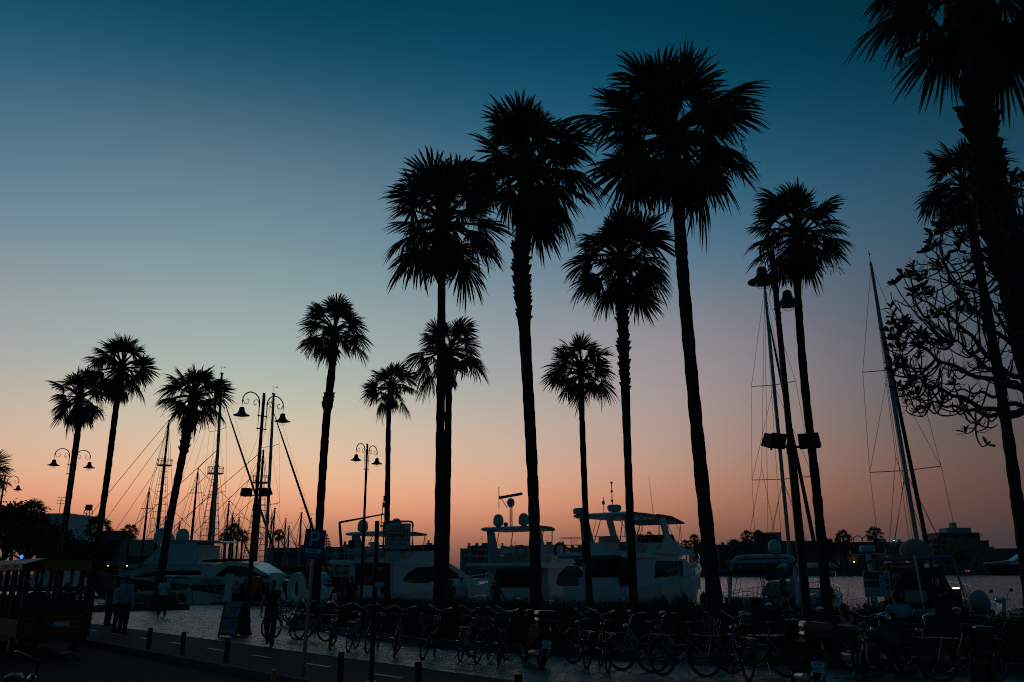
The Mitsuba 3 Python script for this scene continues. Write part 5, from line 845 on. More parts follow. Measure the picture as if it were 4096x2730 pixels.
# the bare branched tree at the right
def right_tree():
    r = np.random.default_rng(77); k = thing('branching_tree', 'spreading tree with bare twisted branches and leaf rosettes at the tips, at right', 'tree')
    Y0 = 13.3; root = np.array([10.0, 13.6, 0]); head = at(4330, 1560, Y0 + .3)
    part(k, 'trunk', tube(smooth_path([root, root + [-.05, 0, 1.6], head], 6), np.linspace(.24, .17, 13), 12), 'mat_wood_bark', 60)
    ends = [(3640, 1330), (3640, 1500), (3690, 1200), (3760, 1030), (3860, 930), (3720, 1610), (3830, 1560), (3930, 840), (4060, 800), (3950, 1180), (4050, 1010), (3820, 1360), (4130, 1150), (3960, 1480)]
    nodes, rad_ = [], []
    for i, (x, y) in enumerate(ends):
        e = at(x, y, Y0 + r.uniform(-1.3, 1.3)); L = np.linalg.norm(e - head); mid = head + (e - head) * .45 + np.array([0, r.normal(0, .12), -.14 * L * (1 if y > 1000 else .2)]); p = smooth_path([head, mid, head + (e - head) * .78 + np.array([0, r.normal(0, .1), -.08 * L]), e], 9); p += np.c_[np.zeros(len(p)), np.zeros(len(p)), .03 * np.sin(np.arange(len(p)) * 1.3)]
        rr = np.linspace(.06, .014, len(p)); part(k, 'limb', tube(p, rr, 7), 'mat_wood_bark', 60); nodes.append(p[6:]); rad_.append(rr[6:])
    nodes, rad_ = np.vstack(nodes), np.concatenate(rad_)
    ly, lx = [690, 800, 900, 1000, 1060, 1150, 1300, 1450, 1550, 1620, 1690, 1760, 1800], [4030, 3880, 3740, 3690, 3640, 3560, 3555, 3550, 3560, 3610, 3690, 3820, 3900]
    twigs, rows, lv = [], [], []
    tips = [(3905, 1730), (3860, 1735), (3950, 1780), (3820, 1640), (3990, 1700)]
    edge = [(np.interp(y, ly, lx) + r.uniform(0, 25), y) for y in np.linspace(720, 1650, 30)]
    while len(tips) < 300:
        y = r.uniform(700, 1640); x = r.uniform(np.interp(y, ly, lx) + 10, 4140)
        if r.random() < (1 - (x - 3520) / 800) + .18: tips.append((x, y))
    for x, y in tips + edge:
        if r.random() < .08: continue
        e = at(x, y, Y0 + r.uniform(-1.5, 1.5)); d = np.linalg.norm(nodes - e, axis=1) + np.where(nodes[:, 0] < e[0], .8, 0) + np.where(nodes[:, 2] > e[2] + .15, .5, 0); j = int(np.argmin(d)); s = nodes[j]
        L = np.linalg.norm(e - s); m1 = s + (e - s) * .4 + np.array([0, 0, -.22 * L]) + r.normal(0, .06 * L, 3); m2 = s + (e - s) * .8 + np.array([-.06 * L, 0, -.13 * L]) + r.normal(0, .04 * L, 3)
        p = smooth_path([s, m1, m2, e], 5); q_ = np.linspace(min(rad_[j], .017), .0075, len(p)); twigs.append(tube(p, q_, 5)); up_ = p[-1] - p[-2]; up_ /= np.linalg.norm(up_)
        for _ in range(r.integers(1, 4)):                                   # short side twigs
            t = r.integers(5, len(p) - 1); sd = r.normal(0, 1, 3); e2 = p[t] + sd / np.linalg.norm(sd) * r.uniform(.1, .28) + [0, 0, .1]; twigs.append(tube([p[t], (p[t] + e2) / 2 - [0, 0, .03], e2], [.006, .005, .004], 4))
        # leaves
        frac = .80 if (x < np.interp(y, ly, lx) + 150 or y < 980) else .10
        if r.random() < frac: rows.append((e, up_, y))
    part(k, 'twigs', join(twigs), 'mat_wood_bark', stuff=True)
    prof = np.array([[0, 0], [.25, .10], [.6, .19], [.85, .14], [1.0, 0.0]]); bl = np.vstack([np.c_[prof[:, 0], prof[:, 1], .05 - prof[:, 0] ** 2 * .16 + prof[:, 1] * .3], np.c_[prof[:, 0], -prof[:, 1], .05 - prof[:, 0] ** 2 * .16 + prof[:, 1] * .3], np.c_[prof[:, 0], prof[:, 1] * 0, .05 - prof[:, 0] ** 2 * .16]])
    F5 = []
    for a in range(4): F5 += [[a, a + 1, 10 + a + 1], [a, 10 + a + 1, 10 + a], [5 + a, 10 + a, 10 + a + 1], [5 + a, 10 + a + 1, 5 + a + 1]]
    LEAF = (bl, np.array(F5)); LD = mikit.ply(LEAF, 'mat_leaf', smooth=True); n = 0; rest = []
    for e, u, y in sorted(rows, key=lambda t: t[0][1]):
        m = r.integers(6, 10)
        for i in range(m):
            a = i * 2.4 + r.normal(0, .2); el = r.uniform(.15, 1.25); u0 = u * .6 + np.array([0, 0, .6]); u0 /= np.linalg.norm(u0); s1 = np.cross(u0, [0, 1, .1]); s1 /= np.linalg.norm(s1); s2 = np.cross(u0, s1)
            d = u0 * math.sin(el) + (s1 * math.cos(a) + s2 * math.sin(a)) * math.cos(el); M = mat4(frame(d, r.normal(0, .5)), e - u * .02, r.uniform(.12, .20) * (.85 if y > 1500 else 1.05))
            if n < 300: part(k, 'leaf', LD, 'mat_leaf', M=M); n += 1
            else: rest.append((LEAF[0] @ M[:3, :3].T + M[:3, 3], LEAF[1]))
    if rest: part(k, 'foliage', join(rest), 'mat_leaf', stuff=True)
right_tree()
# ---------------------------------------------------------------- far palms
def far_palm(px, py, Y, rpx, label, seed, low=None, group='small fan palms on the far shore'):
    r = np.random.default_rng(seed + 900); k = thing('far_palm', label, 'palm tree', group); g = at(px, py, Y); R = rpx / ppm(g); V = []
    for i in range(26):
        t = (i + .5) / 26; el = math.radians(85 - 140 * t + r.normal(0, 8)); a = i * 2.4 + r.normal(0, .3); d = np.array([math.cos(a) * math.cos(el), math.sin(a) * math.cos(el), math.sin(el)])
        f = FANS[min(9, int(t * 5) + r.integers(0, 5))]; v = f[0] @ frame(d, r.normal(0, .6)).T * (R / 1.1) + g; v[:, 2] -= f[2] * R * .22; V.append((v, f[1]))
    part(k, 'crown', join(V), 'mat_frond'); part(k, 'trunk', tube([(g[0], Y, .1), (g[0] + .1, Y, g[2] * .5), g], [.3, .22, .18], 7), 'mat_bark')
FPL = [(2563, 2150, 385, 18, 'seen under the trawler hardtop'), (2596, 2142, 388, 20, 'second one seen under the trawler hardtop'), (2742, 2180, 392, 26, 'just right of the trawler bow'), (2777, 2160, 396, 30, 'taller one right of the trawler bow'), (2808, 2182, 392, 22, 'small one touching the tallest trunk'), (2936, 2182, 385, 34, 'low wide one left of the sailing boats'), (2990, 2148, 388, 34, 'first of the clear pair left of the right lamp'), (3034, 2146, 390, 34, 'second of the clear pair left of the right lamp'), (3080, 2160, 392, 36, 'bushy one beside the square roof block'), (3312, 2178, 385, 34, 'dark one just right of the palm behind the lamp'), (3372, 2150, 388, 38, 'one left of the arched pergola'), (3497, 2138, 386, 42, 'one right of the arched pergola'), (3655, 2175, 388, 26, 'one behind the right hand mast')]
for i, (px, py, Y, rp, why) in enumerate(FPL): far_palm(px, py, Y, rp, f'small far shore fan palm, {why}', i)
for i, (px, py, Y, rp, why) in enumerate(((128, 2055, 74, 72, 'left of the pale house'), (395, 2110, 120, 62, 'behind the kinked trunk'), (518, 2130, 150, 42, 'between the kinked palm and the leaning palm'), (934, 2128, 170, 46, 'left of the floodlit lamp'), (970, 2145, 170, 34, 'right beside the floodlit lamp'), (1116, 2140, 170, 30, 'clear of the others, right of the second mast'), (900, 2150, 172, 30, 'lower one left of the floodlit lamp'))): far_palm(px, py, Y, rp, f'distant fan palm, {why}', 40 + i, group='distant fan palms on the left')
def conifer(px, ptop, pbot, Y, label):
    r = np.random.default_rng(3); k = thing('araucaria_tree', label, 'conifer'); t, b = at(px, ptop, Y), at(px, pbot, Y); H = t[2]; V = []
    part(k, 'trunk', tube([(t[0], Y, 0), t], [.35, .04], 6), 'mat_wood_bark')
    for i in range(9):
        z = b[2] + (t[2] - b[2]) * i / 9; L = (t[2] - b[2]) * .42 * (1 - i / 9.5)
        for a in np.arange(7) * .898 + i: p = np.array([[t[0], Y, z], [t[0] + math.cos(a) * L * .6, Y + math.sin(a) * L * .6, z - .05 * L], [t[0] + math.cos(a) * L, Y + math.sin(a) * L, z + .12 * L]]); V.append(tube(p, [.08, .16, .03], 4))
    part(k, 'boughs', join(V), 'mat_leaf_dark')
conifer(1308, 2130, 2186, 230, 'tiered conifer right of the parking sign, against the orange sky')
# ---------------------------------------------------------------- town across the water
WIN = mikit.ply(box((0, 0, 0), (1.1, .16, 1.3)), 'mat_window'); WFR = mikit.ply(box((0, .03, 0), (1.35, .16, 1.55)), 'mat_shutter'); BAL = mikit.ply(join(box((0, -.5, -.75), (2.4, 1.0, .14)), box((0, -.95, -.3), (2.4, .05, .8))), 'mat_plaster_grey')
def building(label, p0, p1, top, Y, mat_, depth=12, floors=None, cols=None, extra=None, name='far_building', balc=False, group=None, base=.1):
    k = thing(name, label, 'building', group); a, b = at(p0, 2280, Y), at(p1, 2280, Y); z = at((p0 + p1) / 2, top, Y)[2]; x0, x1 = a[0], b[0]; w = x1 - x0
    part(k, 'wall', box(((x0 + x1) / 2, Y + depth / 2, (z + base) / 2), (w, depth, z - base)), mat_)
    part(k, 'roof', join(box(((x0 + x1) / 2, Y + .1, z + .12), (w + .3, .3, .5)), box(((x0 + x1) / 2, Y + depth - .1, z + .12), (w + .3, .3, .5)), box((x0, Y + depth / 2, z + .115), (.3, depth - .4, .48)), box((x1, Y + depth / 2, z + .115), (.3, depth - .4, .48))), mat_)
    floors = floors or max(1, int((z - base) / 3.2)); cols = cols or max(1, int(w / 3.4))
    for f in range(floors):
        for c in range(cols):
            x = x0 + (c + .5) * w / cols; zz = base + (f + .55) * (z - base) / floors; wk = part(k, 'window', WFR, 'mat_shutter', M=mat4(t=(x, Y - .02, zz))); part(wk, 'pane', WIN, 'mat_window', M=mat4(t=(x, Y - .05, zz)))
            if balc and f: part(k, 'balcony', BAL, 'mat_plaster_grey', M=mat4(t=(x, Y - .08, zz)))
    if extra: extra(k, x0, x1, z, Y)
    return k
def roofbits(*its):
    def f(k, x0, x1, z, Y):
        for kind, u, s in its:
            x = x0 + (x1 - x0) * u
            if kind == 'block': part(k, 'roof_block', box((x, Y + 4, z + s / 2), (s * 1.6, 4, s)), 'mat_plaster')
            if kind == 'tank': part(k, 'solar_heater', join(tube([(x - .6, Y + 2, z + 1.3), (x + .6, Y + 2, z + 1.3)], .35, 8), box((x, Y + 1.4, z + .7), (1.6, .1, 1.5), rx(-.7)), tube([(x, Y + 2, z), (x, Y + 2, z + 1.1)], .05, 4)), 'mat_steel')
            if kind == 'aerial': part(k, 'aerial', join(tube([(x, Y + 3, z), (x, Y + 3, z + s)], .05, 4), *[tube([(x - .6, Y + 3, z + s * q), (x + .6, Y + 3, z + s * q)], .04, 4) for q in (.7, .85, 1)]), 'mat_wire')
            if kind == 'chimney': part(k, 'chimney', box((x, Y + 3, z + s / 2), (.9, .9, s)), 'mat_plaster')
            if kind == 'pergola':
                for j in range(4): part(k, 'pergola_arch', xf(tube(arc((0, 0, 0), 2.3, .35, math.pi - .35, 9, 'xz'), .22, 5), t=(x + j * 4.3, Y + 1, z + .9)), 'mat_canvas_grey'); part(k, 'pergola_post', box((x + j * 4.3 - 2.1, Y + 1, z + .9), (.25, .25, 1.8)), 'mat_plaster_grey')
    return f
TWN = 'low town houses along the far shore'
rb = np.random.default_rng(21)
mid = [(1300, 1400, 2192), (1395, 1470, 2200), (1660, 1730, 2186), (1725, 1790, 2192), (1840, 1890, 2197), (1885, 1955, 2186), (1950, 2035, 2198), (2030, 2085, 2194), (2080, 2160, 2190), (2155, 2215, 2182), (2210, 2275, 2192), (2270, 2345, 2194), (2340, 2420, 2204), (2780, 2830, 2188), (2826, 2880, 2196), (2875, 2962, 2182)]
why = ['first left of the yachts, below the tiered conifer', 'low one behind the davit crane', 'with an aerial, right of the bus stop sign', 'low pale one right of the bus stop sign', 'left of the twin satellite domes', 'with a chimney and solar heaters under the tilted radar', 'low wide one behind the radar mast', 'behind the twin dome yacht hardtop', 'with dark roof clutter behind the twin dome yacht', 'with a solar heater right of the jagged palm', 'under the end of the hardtop', 'behind the life ring', 'behind the trawler stern', 'beside the palms right of the trawler', 'pale one right of the trawler bow', 'left end of the long apartment block']
for i, ((a, b, t), w_) in enumerate(zip(mid, why)): building(f'low far town house, {w_}', a, b, t, 400 + (i * 7) % 30, ('mat_plaster', 'mat_plaster_grey', 'mat_plaster_white', 'mat_plaster_ochre')[i % 4], extra=roofbits(('tank', .3, 1) if i % 2 else ('chimney', .7, 3), ('aerial', .55, 2.5 + i % 3), ('block', .75, 1.6)), group=None)
building('long grey apartment block with balconies across the water, left of the big lamp', 2955, 3330, 2168, 400, 'mat_plaster_grey', floors=4, cols=16, balc=True, extra=roofbits(('block', .42, 4.5), ('block', .30, 4.0), ('aerial', .7, 3)), name='apartment_block')
building('grey apartment block with an arched pergola on its roof, across the water', 3332, 3690, 2172, 398, 'mat_plaster_grey', floors=4, cols=15, balc=True, extra=roofbits(('pergola', .12, 1), ('block', .62, 1.8), ('tank', .8, 1)), name='apartment_block')
building('pale narrow house with roof terraces left of the hotel', 3690, 3765, 2178, 404, 'mat_plaster_white', floors=4, cols=3, balc=True, extra=roofbits(('tank', .4, 1), ('block', .7, 2)))
def hotel_top(k, x0, x1, z, Y):
    W = x1 - x0; part(k, 'roof_storey', box((x0 + W * .55, Y + 5, z + 1.3), (W * .58, 8, 2.6)), 'mat_plaster'); part(k, 'lift_tower', box((x0 + W * .52, Y + 5, z + 3.4), (2.2, 3, 3.6)), 'mat_plaster'); part(k, 'aerial', tube([(x0 + W * .46, Y + 5, z + 2.6), (x0 + W * .46, Y + 5, z + 6.4)], .06, 4), 'mat_wire'); part(k, 'flag_staff', tube([(x0 + W * .63, Y + 3, z + 2.4), (x0 + W * .62, Y + 3, z + 5.2)], .06, 4), 'mat_wire')
    part(k, 'sign_lettering', put(text('HOTEL  art  ACHILLEAS', 1.25, .15, True), (x0 + W * .56, Y - .3, z - .9)), 'mat_panel_dark', label='dark sign letters along the top of the hotel wall')
    for j in range(5): part(k, 'balcony', join(box((x0 - 1.2, Y + 2, z - 2.5 - j * 3.1), (2.8, 5, .25)), box((x0 - 2.5, Y + 2, z - 2.0 - j * 3.1), (.1, 5, .9))), 'mat_plaster_grey')
building('ochre hotel with dark letters along its top, across the water at right', 3772, 3940, 2134, 402, 'mat_plaster_ochre', floors=6, cols=4, depth=16, extra=hotel_top, name='hotel')
building('pale lower wing with pointed parapet in front of the hotel', 3845, 3965, 2182, 396, 'mat_plaster_ochre', floors=2, cols=3, depth=5, name='hotel_annex')
building('stepped ochre end of the hotel towards the right', 3935, 3972, 2165, 410, 'mat_plaster_ochre', floors=4, cols=1)
building('low plain building at the far right, behind the motor yacht', 3970, 4120, 2197, 404, 'mat_plaster_grey', floors=2, cols=4, extra=roofbits(('block', .15, 1.2), ('aerial', .1, 5)))
building('pale flat roofed house at left with a darker annex, above the dark trees', 135, 245, 2064, 130, 'mat_plaster_white', depth=9, floors=2, cols=2, extra=roofbits(('aerial', .25, 3)))
building('long low grey building behind the left palms', 236, 470, 2132, 165, 'mat_plaster_grey', depth=4, floors=2, cols=10, extra=roofbits(('block', .15, .8)))
building('low white harbour building right of the kinked palm', 470, 600, 2166, 190, 'mat_plaster', depth=4, floors=1, cols=7)
building('low harbour building behind the second mast', 1060, 1300, 2196, 330, 'mat_plaster_grey', depth=5, floors=2, cols=9, extra=roofbits(('block', .6, 1.5), ('aerial', .3, 3)))
wt = thing('water_tower', 'small water tank on a lattice tower behind the left palms', 'water tower'); g = at(357, 2105, 160); t0 = at(357, 2020, 160); t1_ = at(357, 2042, 160); w = 1.0
part(wt, 'tank', lathe([(.001, t0[2]), (1.15, t0[2]), (1.15, t1_[2]), (.001, t1_[2])], 14) if False else xf(lathe([(.001, t0[2]), (.62, t0[2]), (.62, t1_[2]), (.001, t1_[2])], 14), t=(t0[0], 160, 0)), 'mat_canvas_dark')
for sx in (-1, 1):
    for sy in (-1, 1): part(wt, 'leg', tube([(t0[0] + sx * .8, 160 + sy * .8, 0), (t0[0] + sx * .52, 160 + sy * .52, t1_[2])], .07, 5), 'mat_wire')
for z in np.linspace(g[2] - 1, t1_[2] - .3, 5):
    for s in (-1, 1): part(wt, 'brace', tube([(t0[0] - s * .62, 159.4, z), (t0[0] + s * .62, 159.4, z + .9)], .045, 4), 'mat_wire')
# lights across the water
for i, (px, py, Y, c, lab) in enumerate(((3416, 2248, 397, (9, 4.5, 1.2), 'warm street light under the left apartment block'), (3555, 2245, 396, (9, 6, 2.5), 'warm light left of the blue flag staff'), (3638, 2244, 396, (9, 6.5, 3), 'warm light behind the cockpit tent'), (3347, 2250, 398, (5, 6, 6), 'cool light right of the palm behind the lamp'), (3710, 2229, 396, (9, 7, 4), 'warm light at the foot of the narrow house'), (3577, 2163, 397, (3, 6, 8), 'bluish lit sign on the apartment block roof'), (508, 2264, 90, (5, 2.6, 1.2), 'warm light among the boats left of the leaning palm'), (432, 2264, 88, (3, 1.6, .2), 'yellow light right of the road train roof'))):
    k = thing('quay_light', lab, 'light', 'small lights across the harbour'); p = at(px, py, Y); sz = 6.0 / ppm(p) / 2
    hd_ = part(k, 'lamp_head', ball(p, (sz * 1.0, sz * .8, sz * .7), 8), 'mat_white'); lit(hd_, c); part(k, 'post', tube([(p[0], Y + sz, 0), (p[0], Y + sz, p[2] + sz * .3)], sz * .18, 5), 'mat_wire')
def car(label, px, Y, col, lights=False, yaw=0.0):
    k = thing('parked_car', label, 'car', 'cars on the far quay'); p = at(px, 2290, Y); M = mat4(rz(yaw), (p[0], Y, .15))
    part(k, 'body', slab([(-2.1, .3), (-2.1, .85), (-1.6, .95), (-1.0, 1.42), (.6, 1.45), (1.2, .98), (2.0, .85), (2.1, .3)], 1.7, taper=lambda x, z: .82 if z > 1.2 else 1), col, 30, M)
    for s in (-1, 1): part(k, 'side_window', slab([(-1.3, .98), (-.9, 1.34), (.5, 1.36), (1.0, .98)], .02, s * .80), 'mat_black_glass', M=M)
    for x in (-1.3, 1.3):
        for s in (-1, 1): part(k, 'wheel', xf(lathe([(.001, -.1), (.3, -.1), (.32, 0), (.3, .1), (.001, .1)], 14), rx(math.pi / 2), (x, s * .8, .32)), 'mat_rubber', M=M)
    for s in (-.65, .65): tl = part(k, 'tail_light', box((-2.12, s, .75), (.05, .3, .16)), 'mat_red_plastic', M=M); (lit(tl, (5, .35, .12)) if lights else None)
car('pale van like car on the far quay, right of the palm behind the lamp', 3330, 392, 'mat_off_white'); car('dark car on the far quay left of the information board', 3428, 392, 'mat_panel_dark'); car('car with lit red tail lights on the far quay below the hotel', 3862, 392, 'mat_off_white', True, math.pi / 2); car('dark car on the far quay behind the motor yacht', 3920, 392, 'mat_panel_dark')
# ---------------------------------------------------------------- boats further left and behind
def plain_boat(k, M, L, B, fs, fb, mat_, P):
    h, dk, rl, hb, zd = hull(L, B, fs, fb); hk = P('hull', h, mat_, 35); P('deck', dk, 'mat_gel_grey', par=hk); P('rub_rail', rl, 'mat_dark_wood', 40, par=hk); return hb, zd
def boat(name, label, cat, bow_px, stern_px, Y, yb, L=None, B=4.5, fs=1.3, fb=2.2, mat_='mat_gelcoat', group=None):
    """A boat lying across the view: bow at bow_px (distance yb), stern at stern_px (distance Y)."""
    s, b = at(stern_px, 2290, Y), at(bow_px, 2290, yb); d = b - s; L = math.hypot(d[0], d[1]); th = math.degrees(math.atan2(d[0], d[1])); M = on(s, th); k = thing(name, label, cat, group)
    P = lambda nm, m, b_, sm=False, par=None, **kw: part(par or k, nm, m, b_, sm, M, **kw)
    hb, zd = plain_boat(k, M, L, B, fs, fb, mat_, P); return k, M, P, L, hb, zd
# large pale yacht, bow to the left
k, M, P, L, hb, zd = boat('motor_yacht', 'long pale yacht with big satellite domes, its bow pointing left', 'yacht', 398, 985, 72, 74, B=4.6, fs=1.7, fb=2.9, mat_='mat_navy_hull')
P('saloon', slab([(L * .18, 1.6), (L * .16, 3.4), (L * .52, 3.5), (L * .80, 2.75), (L * .84, 2.2)], 3.6, taper=lambda x, z: 1 - .3 * max(0, (x / L - .5) / .34)), 'mat_gelcoat', 30)
P('side_window', slab([(L * .22, 2.3), (L * .24, 2.95), (L * .55, 2.9), (L * .7, 2.45)], 3.62, taper=lambda x, z: 1.0 - .3 * max(0, (x / L - .5) / .34)), 'mat_black_glass')
P('flybridge_coaming', slab([(L * .26, 3.45), (L * .25, 5.0), (L * .50, 5.2), (L * .62, 3.7), (L * .64, 3.5)], 3.3), 'mat_gelcoat', 30)
P('hardtop', slab([(L * .12, 5.2), (L * .15, 5.35), (L * .46, 5.45), (L * .54, 5.3), (L * .50, 5.2)], 3.0), 'mat_gel_grey', 30); P('arch_leg', slab([(L * .28, 5.0), (L * .36, 5.0), (L * .37, 5.25), (L * .31, 5.25)], 3.0), 'mat_gelcoat')
for u, r in ((.60, .58), (.54, .40), (.45, .55)): P('radar_dome', xf(dome(r), t=(L * u, 0, 5.15)), 'mat_off_white', True)
P('bow_rail', railing([(x, -hb(x) * .95, zd(x)) for x in np.linspace(L * .5, L * .98, 9)], .7, 1.2), 'mat_steel', 40)
# sleek yacht, bow to the right, left of the parking sign
k, M, P, L, hb, zd = boat('sport_yacht', 'low sleek white yacht with a long dark window, left of the parking sign', 'yacht', 1222, 845, 62, 60, B=3.9, fs=1.9, fb=2.2, mat_='mat_navy_hull')
P('cabin', slab([(L * .02, 1.8), (L * .05, 3.0), (L * .30, 3.55), (L * .50, 3.4), (L * .78, 2.35), (L * .84, 2.0)], 3.1, taper=lambda x, z: 1 - .25 * max(0, (x / L - .4) / .44) - .1 * (z > 3)), 'mat_gelcoat', 30)
P('side_window', slab([(L * .18, 2.5), (L * .30, 3.2), (L * .47, 3.15), (L * .66, 2.55)], 3.0), 'mat_black_glass'); P('hull_window', slab([(L * .3, 1.2), (L * .32, 1.5), (L * .6, 1.6), (L * .62, 1.3)], 3.92), 'mat_black_glass'); P('soft_top', slab([(L * .0, 3.5), (L * .04, 3.62), (L * .3, 3.7), (L * .3, 3.58)], 2.8), 'mat_canvas_dark'); P('bow_rail', railing([(x, -hb(x) * .95, zd(x)) for x in np.linspace(L * .5, L * .98, 9)], .6, 1.2), 'mat_steel', 40)
# small boats in front
def small_boat(label, bow, stern, Y, yb, B=2.3, fs=.75, fb=1.15, canopy=None, mat_='mat_gelcoat', cabin=True):
    k, M, P, L, hb, zd = boat('small_motorboat', label, 'motorboat', bow, stern, Y, yb, B=B, fs=fs, fb=fb, mat_=mat_, group='small boats moored near the letters')
    if cabin: P('windscreen', slab([(L * .48, fs), (L * .44, fs + .55), (L * .47, fs + .58), (L * .60, fs + .1)], B * .7), 'mat_black_glass'); P('console', rbox((L * .4, 0, fs + .1), (.6, .7, .8), .06), 'mat_gelcoat', 40)
    P('outboard_motor', join(rbox((-.2, 0, fs + .35), (.42, .36, .5), .1), box((-.16, 0, .2), (.18, .12, .9))), 'mat_black', 40); P('seat', rbox((L * .2, 0, fs), (.5, B * .6, .4), .06), 'mat_canvas_beige', 40)
    P('bow_rail', railing([(x, -hb(x) * .92, zd(x)) for x in np.linspace(L * .55, L * .97, 6)] + [(x, hb(x) * .92, zd(x)) for x in np.linspace(L * .97, L * .55, 6)], .4, .7), 'mat_steel', 40)
    if canopy:
        z = fs + 1.75; P('canopy', slab([(L * .02, z - .15), (L * .08, z), (L * .3, z + .1), (L * .52, z), (L * .58, z - .18), (L * .3, z)], B * .9), canopy, 40)
        P('canopy_frame', join(*[tube([(L * q, s * B * .42, z - .02), (L * .3, s * B * .44, fs)], .018, 5) for q in (.04, .3, .54) for s in (-1, 1)], tube([(L * .3, -B * .44, fs), (L * .3, B * .44, fs)], .018, 5)), 'mat_steel')
small_boat('white speedboat left of the leaning palm trunk', 540, 640, 57, 52); small_boat('white boat with an arched pale canopy right of the leaning palm', 890, 742, 60, 57, canopy='mat_canvas_beige', B=2.6)
small_boat('white motorboat with its bow towards the quay, left of the letter I', 775, 915, 62, 55.2, fs=1.0, fb=1.7, B=2.8); small_boat('small boat with a long pale canopy behind the man in white', 560, 760, 64, 66, canopy='mat_gel_grey', B=2.6); small_boat('open boat with a grey canopy behind the white letters', 1215, 1080, 57, 55, canopy='mat_canvas_grey', B=2.4)
small_boat('low grey boat beside the walking man, under the long canopy', 610, 700, 60, 55, mat_='mat_gel_grey', B=2.2)
# far motor yacht at the right
k, M, P, L, hb, zd = boat('motor_yacht', 'dark hulled motor yacht with a pale upper deck across the water', 'yacht', 3938, 4230, 350, 350, B=6.5, fs=3.4, fb=4.6, mat_='mat_navy_hull')
P('upper_deck', slab([(L * .05, 4.0), (L * .05, 5.4), (L * .55, 6.0), (L * .97, 5.0), (L * .99, 4.6)], 6.2, taper=lambda x, z: 1 - .75 * max(0, (x / L - .6) / .4)), 'mat_gelcoat', 30); P('bridge', slab([(L * .2, 5.6), (L * .24, 8.0), (L * .48, 8.2), (L * .62, 5.8)], 5.0), 'mat_gelcoat', 30); P('bridge_window', slab([(L * .28, 6.2), (L * .3, 7.3), (L * .5, 7.4), (L * .58, 6.3)], 5.05), 'mat_black_glass')
P('name_lettering', xf(text('ROCKSTAR', .7, .06, True), np.array([[-1, 0, 0], [0, 0, -1], [0, 1, 0.0]]) @ np.eye(3) if False else np.array([[-1.0, 0, 0], [0, 0, 1.0], [0, 1.0, 0]]), (L * .76, 2.2, 5.0)), 'mat_black')
k, M, P, L, hb, zd = boat('harbour_boat', 'dark boat with pale rails across the water behind the sailing boat with a blue bimini', 'boat', 3770, 3700, 300, 300, B=4, fs=2.2, fb=3.0, mat_='mat_navy_hull'); P('wheelhouse', slab([(.8, 2.2), (.8, 4.4), (3.6, 4.4), (4.2, 2.4)], 3.2), 'mat_gelcoat'); P('deck_rail', railing([(.1, -1.8, 4.5), (L * .9, -1.8, 4.5)], 1.0, 1.2, .04), 'mat_off_white')
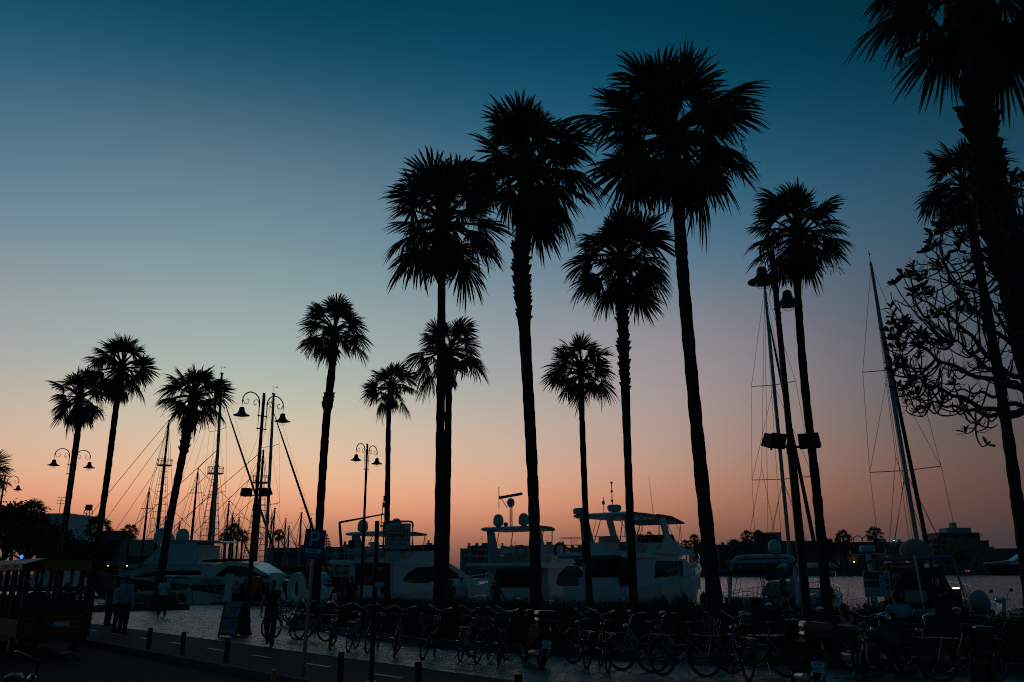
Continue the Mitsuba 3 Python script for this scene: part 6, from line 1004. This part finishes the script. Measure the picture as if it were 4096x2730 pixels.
# wooden schooners with crow's nests and rope ladders
def schooner(label, masts, Y, bow_dir, L=22, group='wooden schooners moored at the left'):
    k = thing('wooden_schooner', label, 'schooner', group); c = at(masts[0][0], 2285, Y); th = -82 if bow_dir < 0 else 78; f = heading(th)[:, 0]; st = c - f * L * .55; M = on(st, th)
    P = lambda nm, m, b_, sm=False, par=None, **kw: part(par or k, nm, m, b_, sm, M, **kw)
    hb, zd = plain_boat(k, M, L, 5.2, 2.2, 3.0, 'mat_dark_wood', P); P('deckhouse', rbox((L * .3, 0, 2.6), (L * .28, 3.0, 1.5), .1), 'mat_dark_wood', 40); P('bowsprit', tube([(L * .93, 0, 2.9), (L * 1.22, 0, 4.3)], [.16, .09], 8), 'mat_dark_wood')
    Mi = np.linalg.inv(M); lo = lambda p: (Mi @ np.r_[p, 1])[:3]; tops = []
    for i, (px, top, nest) in enumerate(masts):
        p = at(px, 2285, Y); t = lo(at(px + (2048 - px) * .0 + (0), top, Y)); x = lo(p)[0]; t = np.array([x, 0, t[2]]); tops.append(t); r0 = .24 if i == 0 else .18
        m = P('mast', tube([(x, 0, 1.5), (x, 0, t[2] * .62), (x, 0, t[2])], [r0, r0 * .85, r0 * .4], 8), 'mat_dark_wood', 50)
        if nest:
            zn = lo(at(px, nest, Y))[2]; P('crows_nest', join(xf(lathe([(.3, 0), (.95, .05), (.95, .12), (.3, .14)], 14), t=(x, 0, zn)), *[tube([(x + .92 * math.cos(a), .92 * math.sin(a), zn), (x + .98 * math.cos(a), .98 * math.sin(a), zn + .85)], .03, 4) for a in np.arange(10) * .628], tube(arc((x, 0, zn + .85), .98, 0, 6.3, 16, 'xy'), .035, 5)), 'mat_dark_wood', par=m)
            for s in (-1, 1):
                a0, a1 = np.array([x - .1, s * 2.4, 2.2]), np.array([x, s * .35, zn]); sh = [tube([a0 + [q, 0, 0], a1], .028, 4) for q in (-.9, .9)]
                a0 = np.array([x + s * 1.5, -s * .6, 2.2]); a1 = np.array([x + s * .15, 0, zn]); P('rope_ladder', join(*[tube([a0 + [q, 0, 0], a1 + [q * .2, 0, 0]], .025, 4) for q in (-.55, .55)], *[tube([a0 * (1 - u) + a1 * u + [-.6 * (1 - .75 * u) - .1, 0, 0], a0 * (1 - u) + a1 * u + [.6 * (1 - .75 * u) + .1, 0, 0]], .035, 4) for u in np.linspace(.04, .95, 16)]), 'mat_rope', par=m)
        else: P('crosstree', tube([(x - .9, 0, t[2] * .8), (x + .9, 0, t[2] * .8)], .05, 5), 'mat_dark_wood', par=m)
        for q in (-2.2, -1.2, 1.2, 2.2): P('stay', tube([(x + q, q, 2.2), t - [0, 0, .3]], .028, 4, False), 'mat_rope')
    P('stay', tube([(L * 1.22, 0, 4.3), tops[0]], .04, 4, False), 'mat_rope'); P('stay', tube([(L * 1.08, 0, 3.6), tops[0] - [0, 0, 2]], .035, 4, False), 'mat_rope'); P('stay', tube([(L * .97, 0, 3.0), tops[0] - [0, 0, 5]], .03, 4, False), 'mat_rope')
    if len(tops) > 1: P('stay', tube([tops[0], tops[1]], .028, 4, False), 'mat_rope'); P('stay', tube([(0, 0, 2.4), tops[1]], .028, 4, False), 'mat_rope')
    return k
schooner('wooden schooner with a crow\'s nest and a tall main mast, left of the leaning palm', [(612, 1680, 1865), (556, 1950, None)], 112, -1)
schooner('wooden schooner whose crow\'s nest shows right behind the tall pale mast', [(826, 1800, 1898), (748, 1872, None)], 104, -1)
schooner('wooden schooner whose crow\'s nest peeps out beside the floodlit lamp', [(1018, 1800, 1935), (905, 2050, None)], 98, -1)
# further masts on the left
FM = [(940, 2065, 120, 'short mast above the distant palms left of the lamp'), (893, 2000, 115, 'mast with a lamp head just right of the tall pale mast'), (1082, 2028, 118, 'mast close right of the second tall pale mast'), (1073, 2058, 135, 'fainter mast beside it, a little lower'), (1145, 2100, 140, 'low thin mast right of the lone distant palm'), (1192, 2045, 112, 'mast with a crosstree just left of the parking sign'), (1232, 2068, 130, 'thin mast above the parking sign'), (700, 2085, 130, 'short mast right of the leaning palm'), (1010, 2090, 150, 'small mast hidden near the floodlit lamp foot'), (1130, 2070, 150, 'flag carrying mast between the lamp and the sign'), (640, 2060, 140, 'small mast right behind the schooner')]
for i, (px, top, Y, why_) in enumerate(FM):
    p = at(px, 2285, Y); f = heading(60)[:, 0]; Lb = 10.0; st = p - f * Lb * .45; zt = at(px, top, Y)[2] - WZ - 1.3
    sailboat(f'distant sailing boat, its {why_}', st, 60, Lb, 3.2, zt, .45, (.55,), jib=bool(i % 2), detail=False, cover='mat_canvas_dark', group=None, name='distant_sailing_boat', wr=.022, mr=.13)

small_boat('white cruiser with a beige canopy right of the boat with the arch', 3290, 3205, 44, 49, canopy='mat_canvas_beige', B=2.8, fs=1.2, fb=1.7)
small_boat('small white boat close to the quay, left of the boat with the arch', 2985, 2945, 39, 43, canopy='mat_canvas_dark', B=2.4, fs=.9, fb=1.3)
small_boat('low open boat far right by the water, near the service post', 3905, 3835, 34, 37, B=2.0, fs=.7, fb=1.1, mat_='mat_navy_hull', cabin=False)
